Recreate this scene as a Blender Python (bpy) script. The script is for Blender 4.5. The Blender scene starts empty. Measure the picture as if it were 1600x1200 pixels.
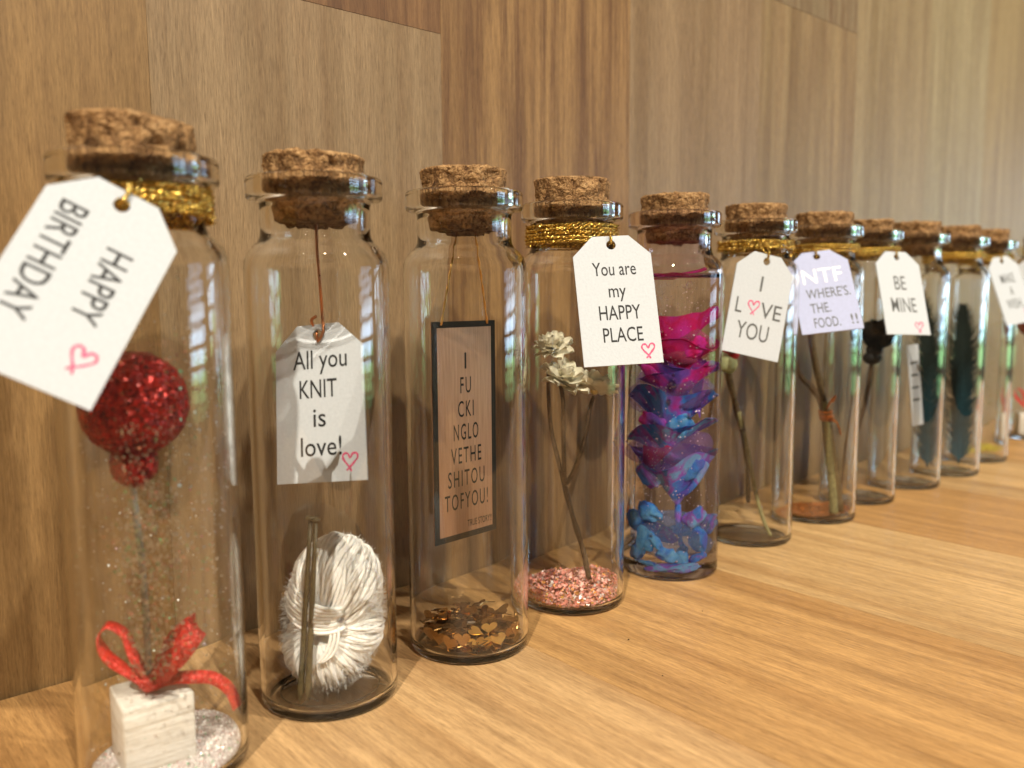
import bpy, bmesh, math, random
from mathutils import Vector, Matrix, Euler, noise
random.seed(7)
rnd = random.random
uni = random.uniform
MM = 0.01          # one scene unit is 10 cm: millimetres are scaled by this
PI = math.pi
scene = bpy.context.scene
COL = scene.collection

# ------------------------------------------------------------------ camera
CAM_H = 88.55
right = Vector((0.75002319, -0.66141153, 0.0))
fwd = Vector((0.65737121, 0.74544158, -0.11036279))
up = Vector((0.07299522, 0.08277465, 0.99389137))
roll = math.radians(-0.3801302)
cx = right * math.cos(roll) + up * math.sin(roll)
cy = up * math.cos(roll) - right * math.sin(roll)
cam_data = bpy.data.cameras.new('camera')
cam = bpy.data.objects.new('camera', cam_data)
COL.objects.link(cam)
cam.matrix_world = Matrix(((cx.x, cy.x, -fwd.x, 0.0), (cx.y, cy.y, -fwd.y, 0.0), (cx.z, cy.z, -fwd.z, CAM_H * MM), (0, 0, 0, 1)))
cam_data.sensor_width = 36.0
cam_data.lens = 29.381
cam_data.clip_start = 0.1
cam_data.clip_end = 500.0
cam_data.dof.use_dof = True
cam_data.dof.focus_distance = 2.12
cam_data.dof.aperture_fstop = 1.4
scene.camera = cam

# ------------------------------------------------------------------ world, lamps, exposure
world = bpy.data.worlds.new('World')
scene.world = world
world.use_nodes = True
bg = world.node_tree.nodes['Background']
bg.inputs['Color'].default_value = (1.0, 0.84, 0.60, 1)
bg.inputs['Strength'].default_value = 0.06

def lamp(name, loc, watts, col, radius=0.024):
    l = bpy.data.lights.new(name, 'POINT')
    l.energy = watts * 100
    l.color = col
    l.shadow_soft_size = radius * 10
    l.cycles.is_caustics_light = True
    o = bpy.data.objects.new(name, l)
    COL.objects.link(o)
    o.location = Vector(loc) * MM
    return o
lamp('ceiling_lamp', (-931, -638, 1450), 100, (1.0, 0.89, 0.71))
lamp('ceiling_lamp', (-121, -1022, 1515), 62, (1.0, 0.89, 0.71))
lamp('ceiling_lamp', (760, -1050, 1400), 60, (1.0, 0.89, 0.71))  # extra lamp, added to brighten the right part of the row

scene.view_settings.view_transform = 'Standard'
scene.view_settings.look = 'None'
scene.view_settings.exposure = 0.50
scene.view_settings.gamma = 1.0
cy_ = scene.cycles
cy_.max_bounces = 24
cy_.transmission_bounces = 20
cy_.transparent_max_bounces = 64
cy_.glossy_bounces = 6
cy_.diffuse_bounces = 4
cy_.caustics_refractive = True
cy_.caustics_reflective = False
cy_.sample_clamp_indirect = 6.0
cy_.use_denoising = True
try:
    cy_.denoiser = 'OPENIMAGEDENOISE'
except Exception:
    pass

# ------------------------------------------------------------------ node helpers
def new_mat(name):
    m = bpy.data.materials.new(name)
    m.use_nodes = True
    nt = m.node_tree
    nt.nodes.clear()
    out = nt.nodes.new('ShaderNodeOutputMaterial')
    return m, nt, out

def N(nt, kind, **kw):
    n = nt.nodes.new(kind)
    for k, v in kw.items():
        if k in n.inputs:
            n.inputs[k].default_value = v
        else:
            setattr(n, k, v)
    return n

def L(nt, a, b):
    nt.links.new(a, b)

def ramp(nt, fac, stops):
    r = nt.nodes.new('ShaderNodeValToRGB')
    e = r.color_ramp.elements
    while len(e) < len(stops):
        e.new(0.5)
    for el, (p, c) in zip(e, stops):
        el.position = p
        el.color = tuple(c) + (1,) if len(c) == 3 else c
    L(nt, fac, r.inputs['Fac'])
    return r.outputs['Color']

def mixc(nt, fac, a, b, mode='MIX'):
    m = nt.nodes.new('ShaderNodeMix')
    m.data_type = 'RGBA'
    m.blend_type = mode
    for s, v in zip((m.inputs[0], m.inputs[6], m.inputs[7]), (fac, a, b)):
        if hasattr(v, 'is_output'):
            L(nt, v, s)
        elif isinstance(v, (int, float)):
            s.default_value = v
        else:
            s.default_value = tuple(v) + (1,) if len(v) == 3 else v
    return m.outputs[2]

def math_(nt, op, a, b=0.0, c=0.0, clamp=False):
    m = nt.nodes.new('ShaderNodeMath')
    m.operation = op
    m.use_clamp = clamp
    for s, v in zip(m.inputs, (a, b, c)):
        if hasattr(v, 'is_output'):
            L(nt, v, s)
        else:
            s.default_value = v
    return m.outputs[0]

def objcoord(nt, scale=(1, 1, 1), loc=(0, 0, 0)):
    t = nt.nodes.new('ShaderNodeTexCoord')
    m = nt.nodes.new('ShaderNodeMapping')
    m.inputs['Scale'].default_value = tuple(q * 0.1 for q in scale)
    m.inputs['Location'].default_value = loc
    L(nt, t.outputs['Object'], m.inputs['Vector'])
    return m.outputs['Vector']

def noise_(nt, vec, scale, detail=3.0, rough=0.55, dist=0.0):
    n = nt.nodes.new('ShaderNodeTexNoise')
    n.inputs['Scale'].default_value = scale
    n.inputs['Detail'].default_value = detail
    n.inputs['Roughness'].default_value = rough
    n.inputs['Distortion'].default_value = dist
    L(nt, vec, n.inputs['Vector'])
    return n.outputs['Fac']

def principled(nt, out, **kw):
    p = nt.nodes.new('ShaderNodeBsdfPrincipled')
    for k, v in kw.items():
        s = p.inputs[k]
        if hasattr(v, 'is_output'):
            L(nt, v, s)
        elif isinstance(v, tuple) and len(v) == 3 and s.type == "RGBA":
            s.default_value = v + (1,)
        else:
            s.default_value = v
    L(nt, p.outputs[0], out.inputs['Surface'])
    return p

def bump(nt, p, height, strength=0.3, dist=0.0002):
    b = nt.nodes.new('ShaderNodeBump')
    b.inputs['Strength'].default_value = strength
    b.inputs['Distance'].default_value = dist * 10
    L(nt, height, b.inputs['Height'])
    L(nt, b.outputs[0], p.inputs['Normal'])
    return b

def plain(name, col, rough=0.6, metal=0.0, spec=0.4, nscale=0, namt=0.15, bstr=0.0, sheen=0.0):
    m, nt, out = new_mat(name)
    c = col
    v = objcoord(nt)
    n = None
    if nscale:
        n = noise_(nt, v, nscale, 4)
        d = tuple(x * (1 - namt) for x in col)
        l = tuple(min(1, x * (1 + namt)) for x in col)
        c = ramp(nt, n, [(0.3, d), (0.7, l)])
    p = principled(nt, out, **{'Base Color': c, 'Roughness': rough, 'Metallic': metal, 'Specular IOR Level': spec, 'Sheen Weight': sheen})
    if bstr and n is not None:
        bump(nt, p, n, bstr, 0.0003)
    return m

# ------------------------------------------------------------------ materials
def wood(name, a, b, dark, axis, seed, streak=0.5, rough=0.42):
    m, nt, out = new_mat(name)
    st = [1.0, 1.0, 1.0]
    def co(stretch):
        s = [1.0, 1.0, 1.0]
        s['XYZ'.index(axis)] = 1.0 / stretch
        return objcoord(nt, tuple(s), (seed * 1.37, seed * 2.11, seed * 0.73))
    broad = noise_(nt, co(22), 75, 3, 0.5, 0.3)
    mid = noise_(nt, co(26), 300, 5, 0.68, 0.3)
    fine = noise_(nt, co(16), 2100, 3, 0.65)
    pore = noise_(nt, co(16), 3600, 2, 0.5)
    hair = noise_(nt, co(13), 5200, 2, 0.6)
    line = noise_(nt, co(14), 42, 2, 0.5, 0.6)
    c = ramp(nt, broad, [(0.30, b), (0.52, a), (0.72, tuple(min(1, x * 1.16) for x in a))])
    lm = ramp(nt, line, [(0.44, (0, 0, 0)), (0.50, (1, 1, 1)), (0.56, (0, 0, 0))])
    c = mixc(nt, math_(nt, 'MULTIPLY', lm, streak * 0.55), c, dark)
    mm = ramp(nt, mid, [(0.36, (1, 1, 1)), (0.56, (0, 0, 0))])
    c = mixc(nt, math_(nt, 'MULTIPLY', mm, streak), c, dark)
    c = mixc(nt, 0.62, c, ramp(nt, fine, [(0.3, (0.62, 0.58, 0.54)), (0.68, (1.15, 1.15, 1.15))]), 'MULTIPLY')
    pm = ramp(nt, pore, [(0.28, (0.55, 0.5, 0.45)), (0.40, (1, 1, 1)), (0.66, (1, 1, 1)), (0.74, (1.4, 1.35, 1.25))])
    c = mixc(nt, 0.6, c, pm, 'MULTIPLY')
    c = mixc(nt, 0.55, c, ramp(nt, hair, [(0.30, (0.55, 0.5, 0.44)), (0.45, (0.95, 0.95, 0.95)), (0.6, (1.05, 1.05, 1.05)), (0.74, (1.4, 1.38, 1.3))]), 'MULTIPLY')
    p = principled(nt, out, **{'Base Color': c, 'Roughness': rough, 'Specular IOR Level': 0.45})
    h = math_(nt, 'ADD', math_(nt, 'MULTIPLY', math_(nt, 'ADD', fine, hair), 0.5), math_(nt, 'MULTIPLY', pore, 0.6))
    bump(nt, p, h, 0.35, 0.00012)
    return m

def glass(name, col=(0.997, 1.0, 0.997), ior=1.47):
    m, nt, out = new_mat(name)
    g = N(nt, 'ShaderNodeBsdfGlass', Color=col + (1,), Roughness=0.0, IOR=ior)
    L(nt, g.outputs[0], out.inputs['Surface'])
    return m

M = {}
M['glass'] = glass('clear_glass')

def make_cork():
    m, nt, out = new_mat('cork')
    v = objcoord(nt)
    n1 = noise_(nt, v, 330, 5, 0.65, 0.5)
    n2 = noise_(nt, v, 1300, 3, 0.6)
    vo = N(nt, 'ShaderNodeTexVoronoi', Scale=760.0)
    L(nt, v, vo.inputs['Vector'])
    sep = nt.nodes.new('ShaderNodeSeparateColor')
    L(nt, vo.outputs['Color'], sep.inputs[0])
    dv = nt.nodes.new('ShaderNodeVectorMath'); dv.operation = 'ADD'
    nz = nt.nodes.new('ShaderNodeTexNoise'); nz.inputs['Scale'].default_value = 400; nz.inputs['Detail'].default_value = 3
    L(nt, v, nz.inputs['Vector'])
    dsc = nt.nodes.new('ShaderNodeVectorMath'); dsc.operation = 'SCALE'; dsc.inputs['Scale'].default_value = 0.0042
    L(nt, nz.outputs['Color'], dsc.inputs[0])
    L(nt, v, dv.inputs[0]); L(nt, dsc.outputs[0], dv.inputs[1])
    L(nt, dv.outputs[0], vo.inputs['Vector'])
    ve = N(nt, 'ShaderNodeTexVoronoi', Scale=520.0)
    ve.feature = 'DISTANCE_TO_EDGE'
    L(nt, dv.outputs[0], ve.inputs['Vector'])
    c = ramp(nt, n1, [(0.29, (0.075, 0.032, 0.011)), (0.40, (0.25, 0.132, 0.052)), (0.53, (0.40, 0.235, 0.103)), (0.74, (0.54, 0.35, 0.175))])
    c = mixc(nt, 0.5, c, ramp(nt, sep.outputs[0], [(0.0, (0.5, 0.44, 0.38)), (1.0, (1.3, 1.28, 1.24))]), 'MULTIPLY')
    crack = ramp(nt, math_(nt, 'ADD', ve.outputs['Distance'], math_(nt, 'MULTIPLY', math_(nt, 'SUBTRACT', n1, 0.5), 0.25)), [(0.0, (0.16, 0.09, 0.05)), (0.09, (1, 1, 1))])
    c = mixc(nt, 0.5, c, crack, 'MULTIPLY')
    pits = ramp(nt, n2, [(0.34, (0.22, 0.13, 0.08)), (0.44, (1, 1, 1))])
    c = mixc(nt, 0.85, c, pits, 'MULTIPLY')
    p = principled(nt, out, **{'Base Color': c, 'Roughness': 0.75, 'Specular IOR Level': 0.3})
    h = math_(nt, 'ADD', math_(nt, 'ADD', n1, math_(nt, 'MULTIPLY', n2, 0.5)), math_(nt, 'MULTIPLY', math_(nt, 'MINIMUM', ve.outputs['Distance'], 0.25), 1.0))
    bump(nt, p, h, 0.9, 0.0011)
    return m
M['cork'] = make_cork()

def make_paper():
    m, nt, out = new_mat('white_card')
    v = objcoord(nt)
    n = noise_(nt, v, 1500, 4, 0.6)
    c = ramp(nt, n, [(0.3, (0.50, 0.545, 0.61)), (0.7, (0.56, 0.605, 0.67))])
    p = principled(nt, out, **{'Base Color': c, 'Roughness': 0.8, 'Specular IOR Level': 0.2})
    bump(nt, p, n, 0.25, 0.0002)
    return m
M['paper'] = make_paper()
M['ink'] = plain('black_ink', (0.012, 0.012, 0.014), 0.6, nscale=900, namt=0.3)
M['grey_ink'] = plain('grey_ink', (0.11, 0.115, 0.12), 0.6, nscale=900, namt=0.3)
M['white_ink'] = plain('white_ink', (0.95, 0.95, 0.95), 0.3, nscale=900, namt=0.03)
M['shaded'] = plain('shaded_card', (0.42, 0.46, 0.68), 0.8, nscale=900, namt=0.05)  # white card with its bluish shade painted into the colour
M['pink'] = plain('pink_pencil', (0.62, 0.10, 0.22), 0.7, nscale=1800, namt=0.45)

def sparkle(name, cols, scale, rough=0.25, metal=0.8, spread=1.3, edge=0.0):
    """little facets with their own tilt and tone"""
    m, nt, out = new_mat(name)
    v = objcoord(nt)
    vo = N(nt, 'ShaderNodeTexVoronoi', Scale=float(scale))
    L(nt, v, vo.inputs['Vector'])
    sep = nt.nodes.new('ShaderNodeSeparateColor')
    L(nt, vo.outputs['Color'], sep.inputs[0])
    k = len(cols)
    c = ramp(nt, sep.outputs[0], [(i / max(1, k - 1), cc) for i, cc in enumerate(cols)])
    p = principled(nt, out, **{'Base Color': c, 'Roughness': rough, 'Metallic': metal})
    g = nt.nodes.new('ShaderNodeNewGeometry')
    sub = nt.nodes.new('ShaderNodeVectorMath'); sub.operation = 'SUBTRACT'
    L(nt, vo.outputs['Color'], sub.inputs[0]); sub.inputs[1].default_value = (0.5, 0.5, 0.5)
    sc = nt.nodes.new('ShaderNodeVectorMath'); sc.operation = 'SCALE'
    L(nt, sub.outputs[0], sc.inputs[0]); sc.inputs['Scale'].default_value = spread
    ad = nt.nodes.new('ShaderNodeVectorMath'); ad.operation = 'ADD'
    L(nt, g.outputs['Normal'], ad.inputs[0]); L(nt, sc.outputs[0], ad.inputs[1])
    no = nt.nodes.new('ShaderNodeVectorMath'); no.operation = 'NORMALIZE'
    L(nt, ad.outputs[0], no.inputs[0])
    L(nt, no.outputs[0], p.inputs['Normal'])
    return m
M['gold_cord'] = sparkle('gold_tinsel', [(0.30, 0.15, 0.02), (0.75, 0.48, 0.08), (0.95, 0.72, 0.22), (0.45, 0.24, 0.03)], 2600, 0.22, 0.9, 1.3)
M['red_glitter'] = sparkle('red_glitter', [(0.06, 0.002, 0.002), (0.26, 0.006, 0.005), (0.46, 0.014, 0.008), (0.16, 0.004, 0.003), (0.40, 0.02, 0.012), (0.10, 0.003, 0.003)], 1900, 0.35, 0.4, 1.3)
M['red_ribbon'] = sparkle('red_satin', [(0.58, 0.012, 0.010), (0.72, 0.02, 0.014), (0.46, 0.010, 0.010), (0.85, 0.10, 0.08)], 4200, 0.34, 0.15, 0.95)
M['powder'] = sparkle('pale_glitter', [(0.62, 0.56, 0.56), (0.80, 0.76, 0.76), (0.66, 0.50, 0.50), (0.85, 0.84, 0.86), (0.45, 0.36, 0.36)], 3600, 0.35, 0.1, 1.2)
M['copper_glit'] = sparkle('copper_glitter', [(0.45, 0.13, 0.03), (0.75, 0.28, 0.08), (0.30, 0.07, 0.02)], 1400, 0.3, 0.7, 1.2)
M['gold_glit'] = sparkle('gold_glitter', [(0.36, 0.27, 0.02), (0.62, 0.50, 0.05), (0.26, 0.19, 0.015)], 1300, 0.4, 0.2, 0.9)

def make_metal(name, col, rough, scale=500):
    m, nt, out = new_mat(name)
    v = objcoord(nt)
    n = noise_(nt, v, scale, 3)
    r = nt.nodes.new('ShaderNodeMapRange')
    r.inputs['To Min'].default_value = rough * 0.6
    r.inputs['To Max'].default_value = rough * 1.6
    L(nt, n, r.inputs['Value'])
    p = principled(nt, out, **{'Base Color': col, 'Metallic': 1.0, 'Roughness': r.outputs[0]})
    bump(nt, p, n, 0.15, 0.0002)
    return m
M['heart_gold'] = make_metal('gold_foil', (0.95, 0.62, 0.20), 0.34, 900)
M['heart_gold_shade'] = make_metal('gold_foil_shade', (0.42, 0.24, 0.085), 0.2, 900)  # same gold foil, darkened in colour for the dark surroundings it mirrors
M['copper_wire'] = make_metal('copper_wire', (0.50, 0.20, 0.09), 0.3)
M['dark_wire'] = plain('dark_brown_wire', (0.045, 0.028, 0.016), 0.5, 0.3, nscale=700)
M['steel_wire'] = plain('grey_wire', (0.22, 0.25, 0.25), 0.45, 0.4, nscale=700)
M['gold_thread'] = make_metal('gold_thread', (0.66, 0.38, 0.12), 0.3)
M['copper_card'] = None
def make_copper_card():
    m, nt, out = new_mat('rose_copper_card')
    v = objcoord(nt, (1, 1, 0.05))
    n = noise_(nt, v, 1800, 3)
    c = ramp(nt, n, [(0.3, (0.27, 0.145, 0.085)), (0.7, (0.36, 0.205, 0.125))])
    principled(nt, out, **{'Base Color': c, 'Metallic': 0.55, 'Roughness': 0.42})
    return m
M['copper_card'] = make_copper_card()
M['black_edge'] = plain('black_print', (0.012, 0.011, 0.010), 0.65, 0.0, 0.15, 700)
M['white_box'] = None
def make_box():
    m, nt, out = new_mat('white_painted_wood')
    n = noise_(nt, objcoord(nt, (0.05, 0.05, 1)), 1400, 4, 0.6)
    n2 = noise_(nt, objcoord(nt, (0.3, 0.3, 1)), 500, 3)
    c = ramp(nt, n, [(0.32, (0.50, 0.45, 0.38)), (0.5, (0.72, 0.69, 0.64)), (0.75, (0.78, 0.76, 0.72))])
    p = principled(nt, out, **{'Base Color': c, 'Roughness': 0.7})
    bump(nt, p, math_(nt, 'ADD', n, n2), 0.5, 0.0003)
    return m
M['white_box'] = make_box()
M['yarn'] = None
def make_yarn():
    m, nt, out = new_mat('white_wool')
    n = noise_(nt, objcoord(nt), 1600, 4, 0.7)
    c = ramp(nt, n, [(0.3, (0.86, 0.86, 0.85)), (0.65, (0.95, 0.95, 0.94))])
    p = principled(nt, out, **{'Base Color': c, 'Roughness': 0.9, 'Sheen Weight': 0.4, 'Specular IOR Level': 0.1,
                               'Subsurface Weight': 0.6, 'Subsurface Radius': (0.02, 0.018, 0.016)})
    bump(nt, p, n, 0.5, 0.0004)
    return m
M['yarn'] = make_yarn()
M['needle'] = plain('olive_wood_stick', (0.075, 0.058, 0.024), 0.5, 0, 0.5, 1200, 0.45, 0.3)
def petal_mat(name, col):
    m, nt, out = new_mat(name)
    n = noise_(nt, objcoord(nt), 600, 4)
    c = ramp(nt, n, [(0.3, tuple(x * 0.9 for x in col)), (0.7, col)])
    d = N(nt, 'ShaderNodeBsdfDiffuse'); L(nt, c, d.inputs['Color'])
    t = N(nt, 'ShaderNodeBsdfTranslucent'); L(nt, c, t.inputs['Color'])
    mx = nt.nodes.new('ShaderNodeMixShader'); mx.inputs[0].default_value = 0.08
    L(nt, d.outputs[0], mx.inputs[1]); L(nt, t.outputs[0], mx.inputs[2]); L(nt, mx.outputs[0], out.inputs['Surface'])
    return m
M['cream'] = petal_mat('cream_petal', (0.97, 0.92, 0.75))
M['cream_core'] = plain('straw_core', (0.55, 0.42, 0.18), 0.8, 0, 0.2, 900, 0.25, 0.4)
M['stem'] = plain('brown_stem', (0.085, 0.052, 0.028), 0.7, 0, 0.3, 900, 0.35, 0.4)
M['twig'] = plain('olive_twig', (0.095, 0.062, 0.024), 0.65, 0, 0.3, 700, 0.45, 0.4)
M['green_stem'] = plain('pale_green_stem', (0.17, 0.15, 0.062), 0.6, 0, 0.3, 700, 0.3, 0.3)
M['calyx'] = plain('pale_green_sepal', (0.38, 0.42, 0.22), 0.7, 0, 0.3, 600, 0.2, 0.2)
M['rose_red'] = plain('dark_red_petal', (0.36, 0.012, 0.016), 0.6, 0, 0.3, 500, 0.3, 0.3)
M['rose_black'] = plain('black_petal', (0.012, 0.010, 0.009), 0.6, 0, 0.3, 500, 0.4, 0.3)
M['feather'] = None
def make_feather():
    m, nt, out = new_mat('teal_feather')
    t = nt.nodes.new('ShaderNodeTexCoord')
    s = nt.nodes.new('ShaderNodeSeparateXYZ')
    L(nt, t.outputs['Object'], s.inputs[0])
    zz = math_(nt, 'MULTIPLY', s.outputs['Z'], 1.1, clamp=True)
    c = ramp(nt, zz, [(0.0, (0.008, 0.085, 0.14)), (0.3, (0.006, 0.040, 0.058)), (0.6, (0.007, 0.016, 0.014)), (1.0, (0.014, 0.017, 0.012))])
    n = noise_(nt, objcoord(nt), 700, 3)
    c = mixc(nt, 0.6, c, ramp(nt, n, [(0.3, (0.5, 0.5, 0.5)), (0.7, (1.3, 1.3, 1.3))]), 'MULTIPLY')
    principled(nt, out, **{'Base Color': c, 'Roughness': 0.75, 'Specular IOR Level': 0.15})
    return m
M['feather'] = make_feather()
M['flake_pink'] = plain('pink_flake', (0.72, 0.27, 0.22), 0.55, 0.0, 0.35, 1200, 0.3)
M['flake_rose'] = plain('rose_flake', (0.80, 0.46, 0.40), 0.55, 0.0, 0.35, 1200, 0.25)
M['flake_orange'] = plain('orange_flake', (0.82, 0.36, 0.10), 0.55, 0.0, 0.35, 1200, 0.25)
M['flake_gold'] = make_metal('gold_flake', (0.95, 0.80, 0.30), 0.15)
M['speck_rosy'] = plain('rosy_speck', (0.9, 0.72, 0.78), 0.3, 0.2, 0.6, 2000, 0.1)
M['speck_white'] = plain('white_speck', (0.95, 0.92, 0.90), 0.3, 0.2, 0.6, 2000, 0.1)
M['speck_green'] = plain('green_speck', (0.35, 0.85, 0.50), 0.2, 0.5, 0.6, 2000, 0.1)
M['speck_pink'] = plain('pink_speck', (0.85, 0.45, 0.42), 0.2, 0.5, 0.6, 2000, 0.1)

M['glass_gel'] = glass('gel_filled_glass', (0.97, 0.955, 0.985), 1.42)
def bubble_mat():
    m, nt, out = new_mat('air_bubble')
    lw = N(nt, 'ShaderNodeLayerWeight', Blend=0.5)
    t = N(nt, 'ShaderNodeBsdfTransparent', Color=(0.97, 0.96, 0.97, 1))
    gl = N(nt, 'ShaderNodeBsdfGlossy', Color=(1, 0.97, 0.97, 1), Roughness=0.06)
    f = math_(nt, 'ADD', math_(nt, 'MULTIPLY', math_(nt, 'POWER', lw.outputs['Facing'], 3.0), 0.9), 0.06, clamp=True)
    mx = nt.nodes.new('ShaderNodeMixShader')
    L(nt, f, mx.inputs[0]); L(nt, t.outputs[0], mx.inputs[1]); L(nt, gl.outputs[0], mx.inputs[2])
    L(nt, mx.outputs[0], out.inputs['Surface'])
    return m
M['bubble'] = bubble_mat()
def swirl_mat(name, stops, seed):
    m, nt, out = new_mat(name)
    n = noise_(nt, objcoord(nt, (1, 1, 0.8), (seed, seed * 2, seed * 3)), 130, 3, 0.5, 0.6)
    c = ramp(nt, n, stops)
    n2 = noise_(nt, objcoord(nt), 1500, 2)
    c = mixc(nt, 0.3, c, ramp(nt, n2, [(0.35, (0.7, 0.7, 0.7)), (0.65, (1.15, 1.15, 1.15))]), 'MULTIPLY')
    d = N(nt, 'ShaderNodeBsdfDiffuse'); L(nt, c, d.inputs['Color'])
    tl = N(nt, 'ShaderNodeBsdfTranslucent'); L(nt, c, tl.inputs['Color'])
    tr = N(nt, 'ShaderNodeBsdfTransparent'); L(nt, mixc(nt, 0.55, c, (1, 1, 1)), tr.inputs['Color'])
    m1 = nt.nodes.new('ShaderNodeMixShader'); m1.inputs[0].default_value = 0.14
    L(nt, d.outputs[0], m1.inputs[1]); L(nt, tl.outputs[0], m1.inputs[2])
    m2 = nt.nodes.new('ShaderNodeMixShader'); m2.inputs[0].default_value = 0.32
    L(nt, m1.outputs[0], m2.inputs[1]); L(nt, tr.outputs[0], m2.inputs[2])
    L(nt, m2.outputs[0], out.inputs['Surface'])
    return m
CRIM, MAG, PUR, NAVY, BLUE, SKY = (0.92, 0.03, 0.22), (0.84, 0.06, 0.50), (0.45, 0.12, 0.72), (0.14, 0.12, 0.66), (0.06, 0.33, 0.95), (0.22, 0.62, 1.0)
M['sw_pink'] = swirl_mat('crimson_gel', [(0.3, MAG), (0.5, CRIM), (0.66, MAG), (0.8, PUR)], 1.1)
M['sw_magenta'] = swirl_mat('magenta_gel', [(0.3, NAVY), (0.45, PUR), (0.55, MAG), (0.75, CRIM)], 2.3)
M['sw_navy'] = swirl_mat('navy_gel', [(0.3, PUR), (0.42, NAVY), (0.55, BLUE), (0.66, PUR), (0.8, MAG)], 3.7)
M['sw_purple'] = swirl_mat('purple_gel', [(0.28, NAVY), (0.42, BLUE), (0.52, PUR), (0.62, SKY), (0.75, PUR)], 4.9)
M['sw_blue'] = swirl_mat('blue_gel', [(0.3, NAVY), (0.45, BLUE), (0.6, SKY), (0.75, BLUE)], 5.3)

# ------------------------------------------------------------------ mesh helpers (all in millimetres)
def obj(name, vf, mat, parent=None, smooth=True, loc=None, mats=None, fmat=None):
    v, f = vf
    me = bpy.data.meshes.new(name)
    me.from_pydata([(a[0] * MM, a[1] * MM, a[2] * MM) for a in v], [], f)
    me.update()
    for mm in (mats or [mat]):
        me.materials.append(mm)
    if fmat:
        me.polygons.foreach_set('material_index', fmat)
    if smooth:
        me.polygons.foreach_set('use_smooth', [True] * len(me.polygons))
    o = bpy.data.objects.new(name, me)
    COL.objects.link(o)
    if parent:
        o.parent = parent
    if loc is not None:
        o.location = Vector(loc) * MM
    return o

def thing(name, label, cat, loc, rotz=0.0, group=None, mat=None):
    o = bpy.data.objects.new(name, None)
    o.empty_display_size = 0.05
    COL.objects.link(o)
    if mat is not None:
        o.matrix_world = mat
    else:
        o.location = Vector(loc) * MM
        o.rotation_euler = (0, 0, rotz)
    tag(o, label, cat, group)
    return o

def tag(o, label, cat, group=None, kind=None):
    if label: o['label'] = label
    if cat: o['category'] = cat
    if group: o['group'] = group
    if kind: o['kind'] = kind
    return o

def place(o, loc, rotz=0.0):
    o.location = Vector(loc) * MM
    o.rotation_euler = (0, 0, rotz)
    return o

def lathe(profile, seg=64, closed_ends=True, wob=None):
    v, f = [], []
    rings = []
    for (r, z) in profile:
        if r < 1e-6:
            rings.append([len(v)]); v.append((0, 0, z))
        else:
            s = len(v)
            for k in range(seg):
                a = 2 * PI * k / seg
                rr, zz = (r, z) if wob is None else wob(r, z, a)
                v.append((rr * math.cos(a), rr * math.sin(a), zz))
            rings.append(list(range(s, s + seg)))
    for a, b in zip(rings, rings[1:]):
        if len(a) == 1 and len(b) == 1: continue
        for k in range(seg):
            k2 = (k + 1) % seg
            if len(a) == 1: f.append((a[0], b[k2], b[k]))
            elif len(b) == 1: f.append((a[k], a[k2], b[0]))
            else: f.append((a[k], a[k2], b[k2], b[k]))
    return v, f

def catmull(pts, n=6):
    pts = [Vector(p) for p in pts]
    if len(pts) < 3: 
        return [pts[0].lerp(pts[-1], i / n) for i in range(n + 1)]
    P = [pts[0] * 2 - pts[1]] + pts + [pts[-1] * 2 - pts[-2]]
    out = []
    for i in range(1, len(P) - 2):
        a, b, c, d = P[i - 1], P[i], P[i + 1], P[i + 2]
        for k in range(n):
            t = k / n
            out.append(0.5 * ((2 * b) + (c - a) * t + (2 * a - 5 * b + 4 * c - d) * t * t + (3 * b - a - 3 * c + d) * t ** 3))
    out.append(pts[-1])
    return out

def tube(pts, r, seg=8, closed=False, cap=True):
    pts = [Vector(p) for p in pts]
    n = len(pts)
    rad = r if callable(r) else (lambda t: r)
    v, f = [], []
    ref = Vector((0.3, 0.9, 0.31)).normalized()
    prev = None
    for i, p in enumerate(pts):
        if closed: d = pts[(i + 1) % n] - pts[i - 1]
        else: d = pts[min(i + 1, n - 1)] - pts[max(i - 1, 0)]
        d = d.normalized() if d.length > 1e-9 else Vector((0, 0, 1))
        if prev is None:
            u = d.cross(ref)
            if u.length < 0.1: u = d.cross(Vector((1, 0, 0)))
            u.normalize()
        else:
            u = prev - d * prev.dot(d)
            u = u.normalized() if u.length > 1e-6 else d.orthogonal().normalized()
        prev = u
        w = d.cross(u)
        rr = rad(i / max(1, n - 1))
        for k in range(seg):
            a = 2 * PI * k / seg
            q = p + (u * math.cos(a) + w * math.sin(a)) * rr
            v.append(tuple(q))
    m = n if closed else n - 1
    for i in range(m):
        a, b = i * seg, ((i + 1) % n) * seg
        for k in range(seg):
            k2 = (k + 1) % seg
            f.append((a + k, a + k2, b + k2, b + k))
    if cap and not closed:
        f.append(tuple(reversed(range(seg))))
        f.append(tuple(range((n - 1) * seg, n * seg)))
    return v, f

def join(*parts):
    V, F = [], []
    for v, f in parts:
        o = len(V)
        V += list(v)
        F += [tuple(i + o for i in q) for q in f]
    return V, F

def xf(vf, mat):
    v, f = vf
    return [tuple(mat @ Vector(p)) for p in v], f

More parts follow.
